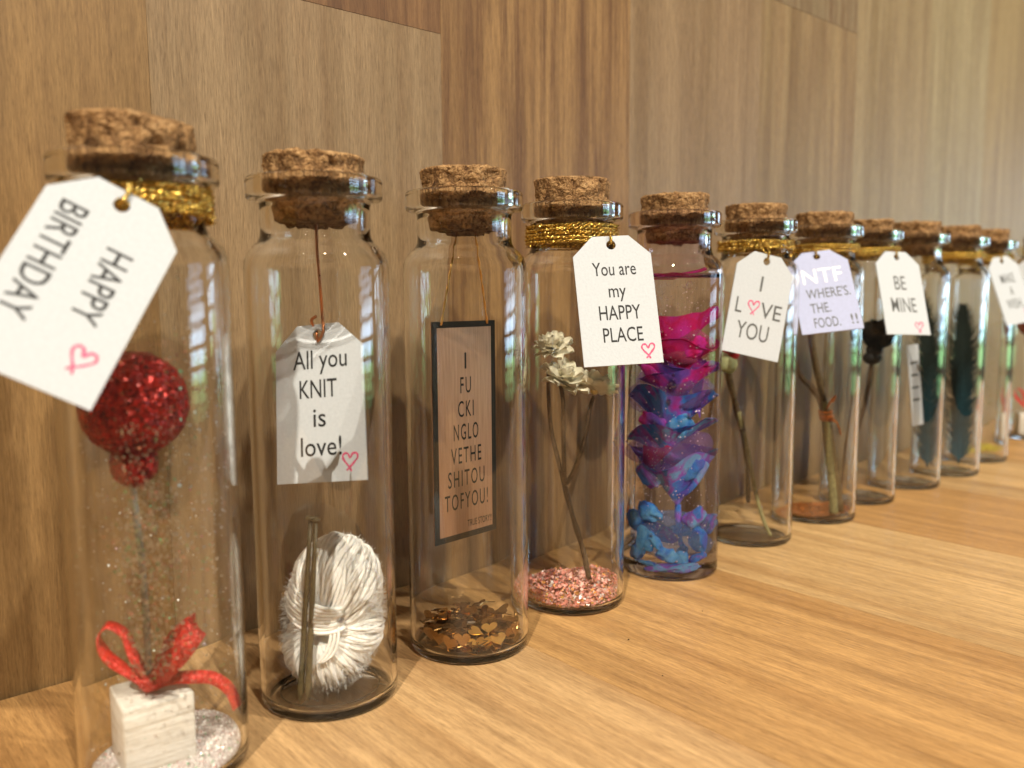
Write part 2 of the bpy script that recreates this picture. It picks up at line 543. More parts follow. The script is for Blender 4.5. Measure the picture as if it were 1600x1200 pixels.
def ribbon(pts, wdirs, width, thick=0.25, n=8):
    P = catmull(pts, n)
    Wd = catmull(wdirs, n)
    v, f = [], []
    for i, (p, w) in enumerate(zip(P, Wd)):
        d = (P[min(i + 1, len(P) - 1)] - P[max(i - 1, 0)]).normalized()
        w = (w - d * w.dot(d)).normalized()
        nn = d.cross(w)
        wd = width(i / (len(P) - 1)) if callable(width) else width
        for s, t in ((-1, -1), (1, -1), (1, 1), (-1, 1)):
            v.append(tuple(p + w * (s * wd / 2) + nn * (t * thick / 2)))
    for i in range(len(P) - 1):
        a, b = i * 4, i * 4 + 4
        for k in range(4):
            k2 = (k + 1) % 4
            f.append((a + k, a + k2, b + k2, b + k))
    f.append((3, 2, 1, 0)); e = (len(P) - 1) * 4
    f.append((e, e + 1, e + 2, e + 3))
    return v, f

def box(x0, x1, y0, y1, z0, z1, bev=0.0):
    if bev <= 0:
        v = [(x, y, z) for z in (z0, z1) for y in (y0, y1) for x in (x0, x1)]
        return v, [(0, 2, 3, 1), (4, 5, 7, 6), (0, 1, 5, 4), (2, 6, 7, 3), (0, 4, 6, 2), (1, 3, 7, 5)]
    bm = bmesh.new()
    bmesh.ops.create_cube(bm, size=1.0)
    for q in bm.verts:
        q.co = Vector(((x0 + x1) / 2 + q.co.x * (x1 - x0), (y0 + y1) / 2 + q.co.y * (y1 - y0), (z0 + z1) / 2 + q.co.z * (z1 - z0)))
    bmesh.ops.bevel(bm, geom=list(bm.edges), offset=bev, segments=2, profile=0.5, affect='EDGES')
    bm.verts.index_update()
    out = [tuple(q.co) for q in bm.verts], [tuple(x.index for x in p.verts) for p in bm.faces]
    bm.free()
    return out

def sphere(c, r, u=16, w=10, sq=(1, 1, 1), fn=None):
    v, f = lathe([(0, -1)] + [(math.sin(PI * i / w), -math.cos(PI * i / w)) for i in range(1, w)] + [(0, 1)], u)
    out = []
    for p in v:
        k = fn(Vector(p)) if fn else 1.0
        out.append((c[0] + p[0] * r * sq[0] * k, c[1] + p[1] * r * sq[1] * k, c[2] + p[2] * r * sq[2] * k))
    return out, f

def noise3(p, s, seed=0.0):
    return noise.noise(Vector((p[0] * s + seed, p[1] * s + seed * 1.7, p[2] * s - seed)))

# curves to mesh -------------------------------------------------------------
def curve_to_mesh(ob):
    dg = bpy.context.evaluated_depsgraph_get()
    ev = ob.evaluated_get(dg)
    me = ev.to_mesh()
    v = [tuple(p.co) for p in me.vertices]
    f = [tuple(p.vertices) for p in me.polygons]
    ev.to_mesh_clear()
    return v, f

_cap = {}
def text_flat(s, cap, width=None, thin=0.004, space=1.0):
    """lettering in the XZ plane facing -y, centred on its width, baseline-to-cap centred on z = 0; mm"""
    def raw(t):
        cu = bpy.data.curves.new('lettering_curve', 'FONT')
        cu.body = t
        cu.size = 1.0
        cu.offset = thin
        cu.space_character = space
        cu.resolution_u = 3
        ob = bpy.data.objects.new('lettering_curve', cu)
        COL.objects.link(ob)
        bpy.context.view_layer.update()
        r = curve_to_mesh(ob)
        bpy.data.objects.remove(ob)
        bpy.data.curves.remove(cu)
        return r
    if thin not in _cap:
        v, _ = raw('H')
        _cap[thin] = max(p[1] for p in v)
    v, f = raw(s)
    sc = cap / _cap[thin]
    x0, x1 = min(p[0] for p in v), max(p[0] for p in v)
    sx = sc if width is None else width / max(1e-6, x1 - x0)
    return [((p[0] - (x0 + x1) / 2) * sx, 0.0, p[1] * sc - cap / 2) for p in v], f

def plate_with_hole(outline, hole, thick):
    """flat card in XZ with a round hole, front at y=0, back at y=thick"""
    cu = bpy.data.curves.new('card_curve', 'CURVE')
    cu.dimensions = '2D'
    cu.fill_mode = 'BOTH'
    cu.extrude = thick / 2
    for pl in [outline] + ([hole] if hole else []):
        sp = cu.splines.new('POLY')
        sp.points.add(len(pl) - 1)
        for q, (a, b) in zip(sp.points, pl):
            q.co = (a, b, 0, 1)
        sp.use_cyclic_u = True
    ob = bpy.data.objects.new('card_curve', cu)
    COL.objects.link(ob)
    bpy.context.view_layer.update()
    v, f = curve_to_mesh(ob)
    bpy.data.objects.remove(ob)
    bpy.data.curves.remove(cu)
    return [(p[0], -p[2] + thick / 2, p[1]) for p in v], f

HEART = [(0.28, -1.15), (0.02, -0.72), (-0.62, -0.05), (-0.86, 0.42), (-0.62, 0.78), (-0.25, 0.72), (0.0, 0.30),
         (0.30, 0.82), (0.72, 0.86), (0.88, 0.45), (0.55, -0.10), (0.0, -0.78), (-0.28, -1.10)]
def heart_line(size, x, z, rot=0.0, w=0.22):
    P = catmull([(a, 0, b) for a, b in HEART], 5)
    c, s = math.cos(rot), math.sin(rot)
    pts = [Vector((x + (p.x * c - p.z * s) * size / 2, 0, z + (p.x * s + p.z * c) * size / 2)) for p in P]
    v, f = [], []
    for i, p in enumerate(pts):
        d = (pts[min(i + 1, len(pts) - 1)] - pts[max(i - 1, 0)]).normalized()
        nn = Vector((-d.z, 0, d.x))
        ww = w * (0.75 + 0.5 * noise.noise(Vector((i * 0.35, x, z))) + 0.25)
        v.append((p.x + nn.x * ww, -0.004 * i / len(pts), p.z + nn.z * ww))
        v.append((p.x - nn.x * ww, -0.004 * i / len(pts), p.z - nn.z * ww))
    for i in range(len(pts) - 1):
        f.append((2 * i, 2 * i + 1, 2 * i + 3, 2 * i + 2))
    return v, f

# ------------------------------------------------------------------ setting: shelf and wall made of boards
WALL_Y = 206.4
def structure(name):
    o = bpy.data.objects.new(name, None)
    o.empty_display_size = 0.02
    COL.objects.link(o)
    o['kind'] = 'structure'
    return o
wall = structure('back_wall')
tan = (0.272, 0.172, 0.076); tanb = (0.20, 0.118, 0.046)
grey = (0.275, 0.190, 0.106); greyb = (0.222, 0.146, 0.074)
org = (0.292, 0.172, 0.070); orgb = (0.205, 0.108, 0.039)
pale = (0.36, 0.295, 0.168); paleb = (0.295, 0.232, 0.122)
dk = (0.15, 0.08, 0.035)
dk2 = (0.11, 0.05, 0.02)
seams = [-301, -216, -131, -46.5, 38.5, 70.2 , 154.8, 239.9, 324.3, 409, 493.3, 578, 662, 747, 832, 917]
seams = [-268, -183.6, -99, -14.5, 70.2, 154.8, 239.9, 324.3, 409, 493.3, 578, 662, 747, 832, 917]
cols = [(tan, tanb, dk), (org, orgb, dk), (grey, greyb, dk), ((0.25, 0.152, 0.063), (0.18, 0.102, 0.037), dk), (grey, greyb, dk), (org, orgb, dk2), (grey, greyb, dk),
        ((0.282, 0.198, 0.098), (0.21, 0.14, 0.06), dk), ((0.315, 0.24, 0.13), (0.25, 0.18, 0.088), dk), (pale, paleb, dk), ((0.34, 0.255, 0.125), (0.27, 0.19, 0.085), dk), (pale, paleb, dk), (tan, tanb, dk), (grey, greyb, dk)]
joints = {2: 120.0, 4: 164.3, 7: 212.6, 1: 230.0}
def board_mesh(x0, x1, y0, y1, z0, z1):
    return box(x0 + 0.02, x1 - 0.02, y0, y1, z0, z1, 0.05)
for i in range(len(seams) - 1):
    a, b, d = cols[i % len(cols)]
    rows = [(-20, 420)]
    if i in joints: rows = [(-20, joints[i] - 0.06), (joints[i] + 0.06, 420)]
    for k, (z0, z1) in enumerate(rows):
        if k == 1: a, b, d = ((0.24, 0.13, 0.055), (0.13, 0.06, 0.024), dk2) if i == 4 else ((0.24, 0.18, 0.10), (0.19, 0.13, 0.066), dk)
        off = 0.05 * math.sin(i * 3.1 + k)
        st = 0.8 if i == 5 or k else 0.5 if i == 7 else 0.28
        obj('board', board_mesh(seams[i], seams[i + 1], WALL_Y + off, WALL_Y + 18 + off, z0, z1), wood('wall_wood', a, b, d, 'Z', i * 3.3 + k * 1.7 + 0.4, st, 0.47), wall, smooth=False)

shelf = structure('shelf')
sseams = [136 + 83.6 * (k - 5) for k in range(0, 15)]
SA = [(0.57, 0.36, 0.17), (0.535, 0.315, 0.128), (0.57, 0.36, 0.17), (0.53, 0.312, 0.126), (0.60, 0.39, 0.195), (0.53, 0.312, 0.126), (0.615, 0.405, 0.19), (0.505, 0.285, 0.108), (0.60, 0.39, 0.18), (0.53, 0.31, 0.122)]
for i in range(len(sseams) - 1):
    a = SA[i % len(SA)]
    b = (a[0] * 0.74, a[1] * 0.66, a[2] * 0.58)
    obj('board', box(sseams[i] + 0.05, sseams[i + 1] - 0.05, -60, WALL_Y - 0.7, -22 + 0.0, 0.03 * math.sin(i * 2.3) - 0.03, 0.12),
        wood('shelf_wood', a, b, (0.20, 0.10, 0.04), 'Y', 50 + i * 4.7, 0.36, 0.40), shelf, smooth=False)

# the room's daylight: glazed windows with bars, seen only as reflections in the bottles
def window_mat():
    m, nt, out = new_mat('daylight_garden')
    t = nt.nodes.new('ShaderNodeTexCoord')
    s = nt.nodes.new('ShaderNodeSeparateXYZ')
    L(nt, t.outputs['Object'], s.inputs[0])
    n = noise_(nt, objcoord(nt), 3.5, 4, 0.6)
    z = math_(nt, 'ADD', s.outputs['Z'], math_(nt, 'MULTIPLY', math_(nt, 'SUBTRACT', n, 0.5), 2.0))
    c = ramp(nt, math_(nt, 'ADD', math_(nt, 'MULTIPLY', z, 0.12), 0.5, clamp=True),
             [(0.10, (0.05, 0.11, 0.05)), (0.28, (0.20, 0.42, 0.18)), (0.38, (0.45, 0.72, 1.0)), (0.55, (0.60, 0.80, 1.0)), (0.66, (0.20, 0.27, 0.36)), (0.9, (0.14, 0.20, 0.28))])
    e = N(nt, 'ShaderNodeEmission', Strength=8.0)
    L(nt, c, e.inputs['Color'])
    L(nt, e.outputs[0], out.inputs['Surface'])
    return m
M['daylight'] = window_mat()
M['frame'] = plain('dark_window_frame', (0.05, 0.045, 0.04), 0.5, nscale=60)
def window(center, yaw, w, h, nx, nz, label):
    o = thing('window', label, 'window', center, yaw)
    o['label'] = label
    obj('pane', box(-w / 2, w / 2, 10, 14, -h / 2, h / 2), M['daylight'], o, smooth=False)
    bars = []
    for k in range(nx + 1):
        x = -w / 2 + w * k / nx
        bars.append(box(x - 22, x + 22, -20, 8, -h / 2 - 30, h / 2 + 30))
    obj('mullion', join(*bars), M['frame'], o, smooth=False)
    bars = []
    for k in range(nz + 1):
        z = -h / 2 + h * k / nz
        bars.append(box(-w / 2 - 30, w / 2 + 30, -17, 5, z - 14, z + 14))
    obj('glazing_bar', join(*bars), M['frame'], o, smooth=False)
    return o
def face_yaw(dx, dy):      # window front (-y local) looks back towards the shelf
    return math.atan2(-dx, dy)
dw = (0.80, -0.60)
window((200 + 2700 * dw[0], 160 + 2700 * dw[1], 130), face_yaw(*dw), 1150, 800, 2, 8, 'wide window with dark bars facing the bottles from across the room')
window((3000, -60, 300), face_yaw(1, -0.05), 600, 520, 3, 4, 'narrow window with dark bars beyond the far end of the shelf')

# ------------------------------------------------------------------ bottles
BOT = [(49.9, 156.6), (87.4, 161.3), (127.0, 161.0), (167.9, 164.9), (210.9, 162.9), (258.8, 164.8), (302.8, 163.1), (342.1, 165.4),
       (383.3, 163.5), (423.0, 161.2), (467.7, 163.6), (557.0, 163.4)]
RZ = [math.atan2(-x, y) for x, y in BOT]       # each bottle's own frame looks at the camera's post: x right, y away
GLASS_OUT = [(0, 0.3), (12.2, 0.25), (13.1, 0.02), (14.2, 0.1), (14.75, 0.5), (15, 1.3), (15, 30), (15, 62), (15, 93.4), (14.85, 95), (14.3, 96.6), (13.2, 98), (12.1, 98.9), (11.5, 100), (11.35, 101.2),
             (11.35, 106.3), (11.6, 107.1), (12.4, 107.5), (13.5, 107.6), (13.95, 107.9), (14.1, 108.5), (14.1, 108.8), (14.1, 111.3), (14.1, 111.5), (13.95, 111.9), (13.6, 112.15), (13.4, 112.15), (11.2, 112.15), (11.05, 112.1), (10.92, 111.9)]
GLASS_IN = [(10.9, 111.5), (10.9, 108.4), (10.8, 107.9), (10.2, 107.0), (9.6, 106.3), (9.4, 105.5), (9.4, 102), (9.6, 100.3), (10.3, 99), (11.6, 97.6), (12.8, 96.4), (13.5, 95), (13.75, 93.2), (13.8, 60), (13.8, 30), (13.8, 3.4), (13.6, 2.2), (13.0, 1.6), (11.8, 1.35), (6, 1.3), (0, 1.3)]
def bottle_mesh(inner=GLASS_IN):
    prof = GLASS_OUT + inner
    v, f = lathe(prof, 96)
    fm = []
    for q in f:
        zc = sum(v[i][2] for i in q) / len(q)
        rc = sum(math.hypot(v[i][0], v[i][1]) for i in q) / len(q)
        fm.append(1 if (zc < 3.2 and rc > 12.0) or (107.0 < zc) else 0)
    return (v, f), fm
GLASS_IN_GEL = GLASS_IN[:12] + [(13.75, 93.6), (13.6, 92.8), (13.0, 92.3), (11, 92.0), (6, 91.9), (0, 91.9)]
def cork_mesh(seed, hi=118.0, tilt=0.0):
    prof = [(0, 103.0), (4, 103.0), (7.6, 103.0), (8.4, 103.25), (8.6, 104.2), (8.75, 105.8), (9.3, 106.6), (10.0, 107.4), (10.45, 108.3), (10.5, 109.5), (10.5, 110.8), (10.4, 111.7), (10.2, 112.5), (10.1, 113.4), (10.05, 114.0), (10.15, 114.6), (10.3, min(115.4, hi - 1.4)), (10.4, hi - 1.0), (10.45, hi - 0.6), (10.2, hi - 0.15), (9.4, hi), (6.5, hi), (3, hi), (0, hi)]
    v, f = lathe(prof, 96)
    out = []
    for p in v:
        P = Vector(p)
        rr = math.hypot(p[0], p[1])
        d = 0.55 * noise3(p, 0.45, seed) + 0.35 * noise3(p, 1.1, seed + 5)
        d += 0.22 * noise3(p, 2.2, seed + 2)
        chip = noise3(p, 0.36, seed + 9)
        if chip > 0.16: d -= min(0.9, (chip - 0.16) * 3.2)
        if 107.2 < p[2] < 112.3:
            d = min(0.05, 0.5 * d)
        elif p[2] <= 107.2:
            d = min(0.12, d * 0.8)
        nrm = Vector((p[0], p[1], 0)).normalized() if 1e-6 < rr and 103.6 < p[2] < hi - 0.1 else Vector((0, 0, 1 if p[2] > 110 else -1))
        q = P + nrm * d * (0.9 if rr > 1e-6 else 0.3)
        q.z += tilt * q.x * max(0, (p[2] - 111) / 6)
        out.append(tuple(q))
    return out, f
what = ['nearest bottle, with the red glitter balloon and white gift box inside',
        'corked bottle with white yarn and a hanging tag inside',
        'corked bottle with a black edged copper card and gold hearts inside',
        'corked bottle with cream dried flowers standing in pink flakes',
        'corked bottle filled with pink, purple and blue gel',
        'corked bottle with a red rose behind its love tag',
        'corked bottle with tied brown stems over copper glitter',
        'corked bottle with a black rose behind the be mine tag',
        'corked bottle with a dark feather beside a small hanging strip',
        'corked bottle with a dark feather that turns teal at the bottom',
        'corked bottle with a shallow layer of gold glitter behind a wish tag',
        'farthest corked bottle, with a red balloon and white box, cut by the picture edge']
(gv, gf), gfm = bottle_mesh()
G_BOT = 'corked glass bottles in a row along the wall'
gme = None
bottles = []
cork_tilt = [-0.05, -0.012, 0.0, 0.0, 0.02, 0.0, 0, 0, 0, 0, 0, 0]
cork_hi = [118.4, 116.7, 117.4, 118.8, 117.4, 117.6, 117.2, 116.5, 117.6, 117.6, 118.0, 117.5]
for i, (x, y) in enumerate(BOT):
    b = thing('glass_bottle', 'clear ' + what[i] if not what[i].startswith(('nearest', 'farthest')) else what[i], 'bottle', (x, y, 0.0), RZ[i], G_BOT)
    if gme is None:
        g = obj('glass', (gv, gf), None, b, True, mats=[M['glass']])
        gme = g.data
    elif i == 4:
        g = obj('glass', bottle_mesh(GLASS_IN_GEL)[0], M['glass_gel'], b, True)
    else:
        g = bpy.data.objects.new('glass', gme)
        COL.objects.link(g)
        g.parent = b
    g.cycles.is_caustics_caster = True
    obj('cork', cork_mesh(3.1 * i + 1, cork_hi[i], cork_tilt[i]), M['cork'], b)
    bottles.append(b)

def inside(i, z=1.4):
    return (BOT[i][0], BOT[i][1], z), RZ[i]

# ------------------------------------------------------------------ gold cords round the necks
def cord_curve(r, z, turns, pitch, amp, twist, phase=0.0, n=110):
    pts = []
    for k in range(n * turns + 1):
        t = k / n
        a = 2 * PI * t + phase
        for_off = twist * a
        pts.append(Vector(((r + amp * math.cos(for_off)) * math.cos(a), (r + amp * math.cos(for_off)) * math.sin(a), z + pitch * t + amp * math.sin(for_off) + 0.25 * math.sin(2.3 * a + phase))))
    return pts
TAG_R = {}
def neck_cord(i, label, turns=2, hole=None, z0=102.2, rs=0.55):
    loc, rz = inside(i, 0)
    strands = []
    pitch = 1.05
    for ph in (0.0, 2 * PI / 3, 4 * PI / 3):
        pts2 = []
        for k in range(110 * turns + 1):
            a = 2 * PI * k / 110
            w = 0.36 + 0.1 * math.sin(3.1 * a + i)
            rr_ = 12.2 + 0.35 * noise.noise(Vector((a * 1.3, i, 0)))
            zz_ = z0 + pitch * k / 110 + 0.45 * noise.noise(Vector((a * 0.9, i, 5)))
            pts2.append(Vector(((rr_ + w * math.cos(17 * a + ph)) * math.cos(a), (rr_ + w * math.cos(17 * a + ph)) * math.sin(a), zz_ + w * math.sin(17 * a + ph))))
        strands.append(tube(pts2, rs, 5))
    for k in range(420):
        a = rnd() * 2 * PI
        z = z0 + uni(-0.4, pitch * turns + 0.4)
        c = Vector((12.5 * math.cos(a), 12.5 * math.sin(a), z))
        d = Vector((math.cos(a) + uni(-0.9, 0.9), math.sin(a) + uni(-0.9, 0.9), uni(-0.9, 0.9))).normalized()
        q = d.cross(Vector((uni(-1, 1), uni(-1, 1), uni(-1, 1)))).normalized() * 0.13
        e_ = c + d * uni(0.4, 0.9)
        strands.append(([tuple(c - q), tuple(c + q), tuple(e_ + q), tuple(e_ - q)], [(0, 1, 2, 3)]))
    o = obj('gold_cord', join(*strands), M['gold_cord'], bottles[i])
    if hole is not None:
        # loop from the neck down through the hole of the tag
        M_inv = Matrix.Rotation(-rz, 3, 'Z')
        h = M_inv @ Vector((hole[0] - loc[0], hole[1] - loc[1], 0)); h.z = hole[2]
        d = Vector((h.x, h.y, 0)).normalized()
        s = d * 12.7; s.z = z0 + 1.2
        side = Vector((-d.y, d.x, 0))
        Rt = (M_inv @ Matrix(TAG_R[hole]))
        ty, tz = Rt.col[1], Rt.col[2]
        lp = [s + side * 1.0, h + tz * 3.3 + ty * 0.1 + side * 0.25, h + tz * 2.3 - ty * 0.5, h + tz * 1.0 - ty * 0.42, h + tz * 0.45 + ty * 0.2, h + tz * 0.9 + ty * 0.95, h + tz * 2.6 + ty * 0.95 - side * 0.3, s - side * 1.0]
        c = catmull(lp, 8)
        obj('loop', join(tube(c, 0.3, 6), tube([p + Vector((0.24 * math.sin(k * 1.3), 0.24 * math.cos(k * 1.3), 0.15)) for k, p in enumerate(c)], 0.22, 5)), M['gold_cord'], o)
    return o

# ------------------------------------------------------------------ tags
def tag_frame(hole, R):
    m = Matrix(R).to_4x4()
    m.translation = Vector(hole) * MM
    return m
def tag_outline(W, H):
    return [(-W * .236, 2.4), (-W / 2, -2.8), (-W / 2, 2.4 - H), (W / 2, 2.4 - H), (W / 2, -2.8), (W * .236, 2.4)]
def circle(r, n=20):
    return [(r * math.cos(2 * PI * k / n), r * math.sin(2 * PI * k / n)) for k in range(n)]
G_TAG = 'paper gift tags on the bottles'
def gift_tag(label, hole, R, lines, hearts, card=None, W=20.5, H=34.0, bend=None, group=G_TAG):
    TAG_R[hole] = R
    o = thing('gift_tag', label, 'tag', None, group=group, mat=tag_frame(hole, R))
    obj('card', plate_with_hole(tag_outline(W, H), circle(1.25), 0.45), card or M['paper'], o, smooth=False)
    for (s, cap, width, x, z, m, rot) in lines:
        vf = text_flat(s, cap, width)
        if rot: vf = xf(vf, Matrix.Rotation(rot, 4, 'Y'))
        obj('lettering', xf(vf, Matrix.Translation((x, -0.03, z))), M[m], o, smooth=False)
    for (size, x, z, rot) in hearts:
        obj('heart', xf(heart_line(size, x, z, rot), Matrix.Translation((0, -0.035, 0))), M['pink'], o, smooth=False)
    return o
H1 = (42.83, 141.54, 102.53)
gift_tag('tilted white happy birthday tag nearest the camera', H1,
         [[0.826, 0.1848, 0.5325], [-0.301, 0.9434, 0.1396], [-0.4765, -0.2755, 0.8349]],
         [('HAPPY', 4.1, 12.6, 3.3, -13.6, 'ink', PI / 2), ('BIRTHDAY', 4.1, 20.0, -5.4, -13.4, 'ink', PI / 2)], [(4.2, 5.6, -25.2, -0.25)])
neck_cord(0, 'thick gold tinsel cord round the neck of the birthday bottle', 5, H1, 101.5, 0.30)
H2 = (88.02, 163.17, 79.49)
R2 = [[0.5804, 0.806, 0.1162], [-0.8088, 0.5539, 0.1976], [0.0949, -0.2087, 0.9734]]
gift_tag('white knit is love tag hanging inside the yarn bottle', H2, R2,
         [('All you', 4.0, 12.6, 0.3, -5.2, 'ink', 0), ('KNIT', 3.9, 8.7, -0.2, -11.6, 'ink', 0), ('is', 4.0, 2.9, 0.0, -17.8, 'ink', 0), ('love!', 4.0, 9.4, 0.2, -24.0, 'ink', 0)], [(3.8, 6.6, -27.4, -0.1)])
H4 = (163.54, 146.51, 100.23)
gift_tag('white tag reading you are my happy place, in sharp focus', H4,
         [[0.8261, 0.5487, 0.1281], [-0.5617, 0.7842, 0.2635], [0.0442, -0.2896, 0.9561]],
         [('You are', 3.5, 11.4, 0.1, -6.4, 'ink', 0), ('my', 3.5, 4.5, 0.3, -12.2, 'ink', 0), ('HAPPY', 3.7, 10.8, 0.4, -18.0, 'ink', 0), ('PLACE', 3.7, 10.3, 0.6, -23.8, 'ink', 0)], [(3.8, 6.6, -28.2, -0.05)])
neck_cord(3, 'gold tinsel cord wound round the neck of the flower bottle', 5, H4, 100.9, 0.28)
H6 = (245.83, 152.06, 97.64)
gift_tag('white tag with a pink heart for the O of love', H6,
         [[0.8453, 0.4757, 0.2433], [-0.4864, 0.8736, -0.0181], [-0.2211, -0.1031, 0.9698]],
         [('I', 5.0, None, -0.4, -7.6, 'grey_ink', 0), ('L', 5.0, 2.3, -7.0, -15.8, 'grey_ink', 0), ('VE', 5.0, 7.6, 4.6, -16.0, 'grey_ink', 0), ('YOU', 5.4, 11.6, -0.7, -23.6, 'grey_ink', 0)], [(4.6, -1.9, -15.6, 0.0)])
neck_cord(5, 'gold tinsel cord on the neck above the heart tag', 3, H6, 101.8, 0.27)
H7 = (286.54, 156.91, 100.25)
gift_tag('lilac tag asking where the food is under big white letters', H7,
         [[0.6236, 0.6928, 0.3623], [-0.7726, 0.4756, 0.4205], [0.119, -0.5422, 0.8318]],
         [('NTF', 6.0, 13.6, 0.4, -8.2, 'white_ink', 0), ("WHERE'S.", 3.9, 14.8, 1.2, -15.6, 'grey_ink', 0), ('THE.', 3.9, 6.7, -2.4, -21.6, 'grey_ink', 0), ('FOOD.', 3.9, 8.6, -1.2, -27.6, 'grey_ink', 0), ('!!', 3.9, 2.2, 7.9, -27.4, 'grey_ink', 0)], [], M['shaded'])
neck_cord(6, 'gold tinsel cord on the neck above the lilac tag', 3, H7, 101.8, 0.27)
H8 = (334.75, 149.47, 100.81)
R8 = [[0.904, 0.394, 0.1658], [-0.4259, 0.8634, 0.2705], [-0.0366, -0.3152, 0.9483]]
gift_tag('white be mine tag between the lilac tag and the far bottles', H8, R8,
         [('BE', 5.6, 5.4, -0.4, -10.6, 'grey_ink', 0), ('MINE', 5.8, 11.6, -0.2, -19.6, 'grey_ink', 0)], [(4.2, 5.4, -28.4, 0.0)])
neck_cord(7, 'gold tinsel cord on the neck above the be mine tag', 3, H8, 101.8, 0.27)
neck_cord(9, 'gold tinsel cord on the neck of the second feather bottle', 3, None, 101.8, 0.27)
H11 = (451.5, 150.4, 101.5)
R11 = [[0.935, 0.335, 0.115], [-0.345, 0.893, 0.29], [-0.006, -0.311, 0.95]]
R11 = [list(r) for r in (Matrix(R11).to_quaternion().to_matrix() @ Matrix.Rotation(math.radians(-7), 3, 'Y'))]
gift_tag('white make a wish tag near the right picture edge', H11, R11,
         [('MAKE', 4.6, 9.6, 0.0, -8.8, 'grey_ink', 0), ('A', 4.4, 2.6, 0.2, -15.2, 'grey_ink', 0), ('WISH...', 4.8, 12.6, 0.6, -21.6, 'grey_ink', 0)], [(4.0, 6.4, -26.6, 0.0)])
neck_cord(10, 'gold tinsel cord on the neck above the wish tag', 3, H11, 101.8, 0.27)
H12 = (534.5, 161.4, 101.6)
R12 = [list(r) for r in (Matrix.Rotation(math.radians(-72), 3, 'Z') @ Matrix.Rotation(math.radians(-14), 3, 'X'))]
gift_tag('white tag on the farthest bottle, mostly cut by the picture edge', H12, R12,
         [], [])
neck_cord(11, 'gold tinsel cord on the neck of the farthest bottle', 3, H12, 101.8, 0.27)

# ------------------------------------------------------------------ bottle 1: gift box, balloon, glitter
def build_gift(i, first):
    loc, rz = inside(i)
    where = 'nearest bottle' if first else 'farthest bottle'
    g = thing('gift_box', 'small white wooden gift box with a red bow in the ' + where, 'gift box', loc, rz, 'white gift boxes with red bows')
    bx = obj('box', box(-6.2, 6.2, -6.2, 6.2, 0, 13.2, 0.5), M['white_box'], g)
    bx.location = Vector((-2.2, 1.2, 0.2)) * MM
    bx.rotation_euler = (0, 0, math.radians(13))
    k = Vector((-2.4, -0.4, 14.6))
    obj('ribbon_loop', ribbon([k, (-5.5, -1.6, 18.2), (-9.0, -1.6, 22.0), (-10.2, -1.2, 25.6), (-8.6, -0.8, 27.4), (-6.0, -0.6, 25.2), (-4.6, -0.6, 20.5), k + Vector((0.3, 0.3, 0.6))],
                              [(0.2, 1, 0.4), (0.3, 0.9, 0.5), (0.4, 0.8, 0.5), (0.2, 1, 0.1), (0.2, 1, 0.2), (0.5, 0.9, 0.2), (0.6, 0.8, 0.2), (0.3, 1, 0.2)], 2.5, 0.16), M['red_ribbon'], g)
    obj('ribbon_loop', ribbon([k + Vector((0.2, -0.6, 0.2)), (0.2, -2.4, 17.6), (3.0, -2.8, 20.8), (5.6, -2.2, 24.0), (5.9, 0.2, 24.6), (3.2, 1.2, 22.2), (0.2, 0.6, 18.2), k + Vector((0.4, 0.6, 0.5))],
                              [(-0.5, 0.2, 0.8), (-0.5, 0.3, 0.9), (-0.4, 0.4, 0.9), (-0.2, 0.7, 0.7), (-0.2, 0.9, 0.5), (-0.4, 0.5, 0.8), (-0.4, 0.5, 0.8), (-0.4, 0.5, 0.8)], lambda t: 2.8 + 1.7 * math.sin(PI * t), 0.16), M['red_ribbon'], g)
    obj('ribbon_tail', ribbon([k + Vector((0.6, -0.2, 0)), (1.0, -1.2, 15.6), (4.6, -2.0, 15.6), (8.6, -2.4, 14.8), (11.4, -2.4, 12.0), (12.7, -2.6, 8.2)],
                              [(0, 0.8, 0.6), (0, 0.7, 0.7), (0, 0.6, 0.8), (0.2, 0.5, 0.8), (0.5, 0.5, 0.6), (0.7, 0.5, 0.3)], 2.4, 0.16), M['red_ribbon'], g)
    obj('bow_knot', sphere(k + Vector((0, -0.5, 0.6)), 1.7, 14, 10, (1.1, 0.8, 0.9), lambda p: 1 + 0.2 * noise3(p, 2.0, 3)), M['red_ribbon'], g)
    b = thing('red_balloon', 'red glitter balloon on a grey wire in the ' + where, 'balloon', (loc[0], loc[1], 15.4), rz, 'red glitter balloons on wires')
    def lump(p): return 1 + 0.035 * noise3(p, 3.5, 1) + 0.022 * noise3(p, 9, 4)
    z0 = 15.4
    obj('balloon_body', sphere((-2.3, 0, 68.9 - z0), 9.3, 64, 44, (1, 1, 1.02), lump), M['red_glitter'], b)
    obj('balloon_neck', sphere((-2.8, 0, 58.2 - z0), 4.5, 36, 24, (0.92, 0.92, 1.02), lambda p: 1 + 0.06 * noise3(p, 3.5, 8)), M['red_glitter'], b)
    obj('stem', tube(catmull([(-3.3, 0, 55.5 - z0), (-3.0, 0, 48.9 - z0), (-2.5, 0, 40.4 - z0), (-2.3, 0.2, 30 - z0), (-2.4, 0.4, 0.0)], 6), 0.62, 10), M['steel_wire'], b)
    return g
build_gift(0, True)
build_gift(11, False)

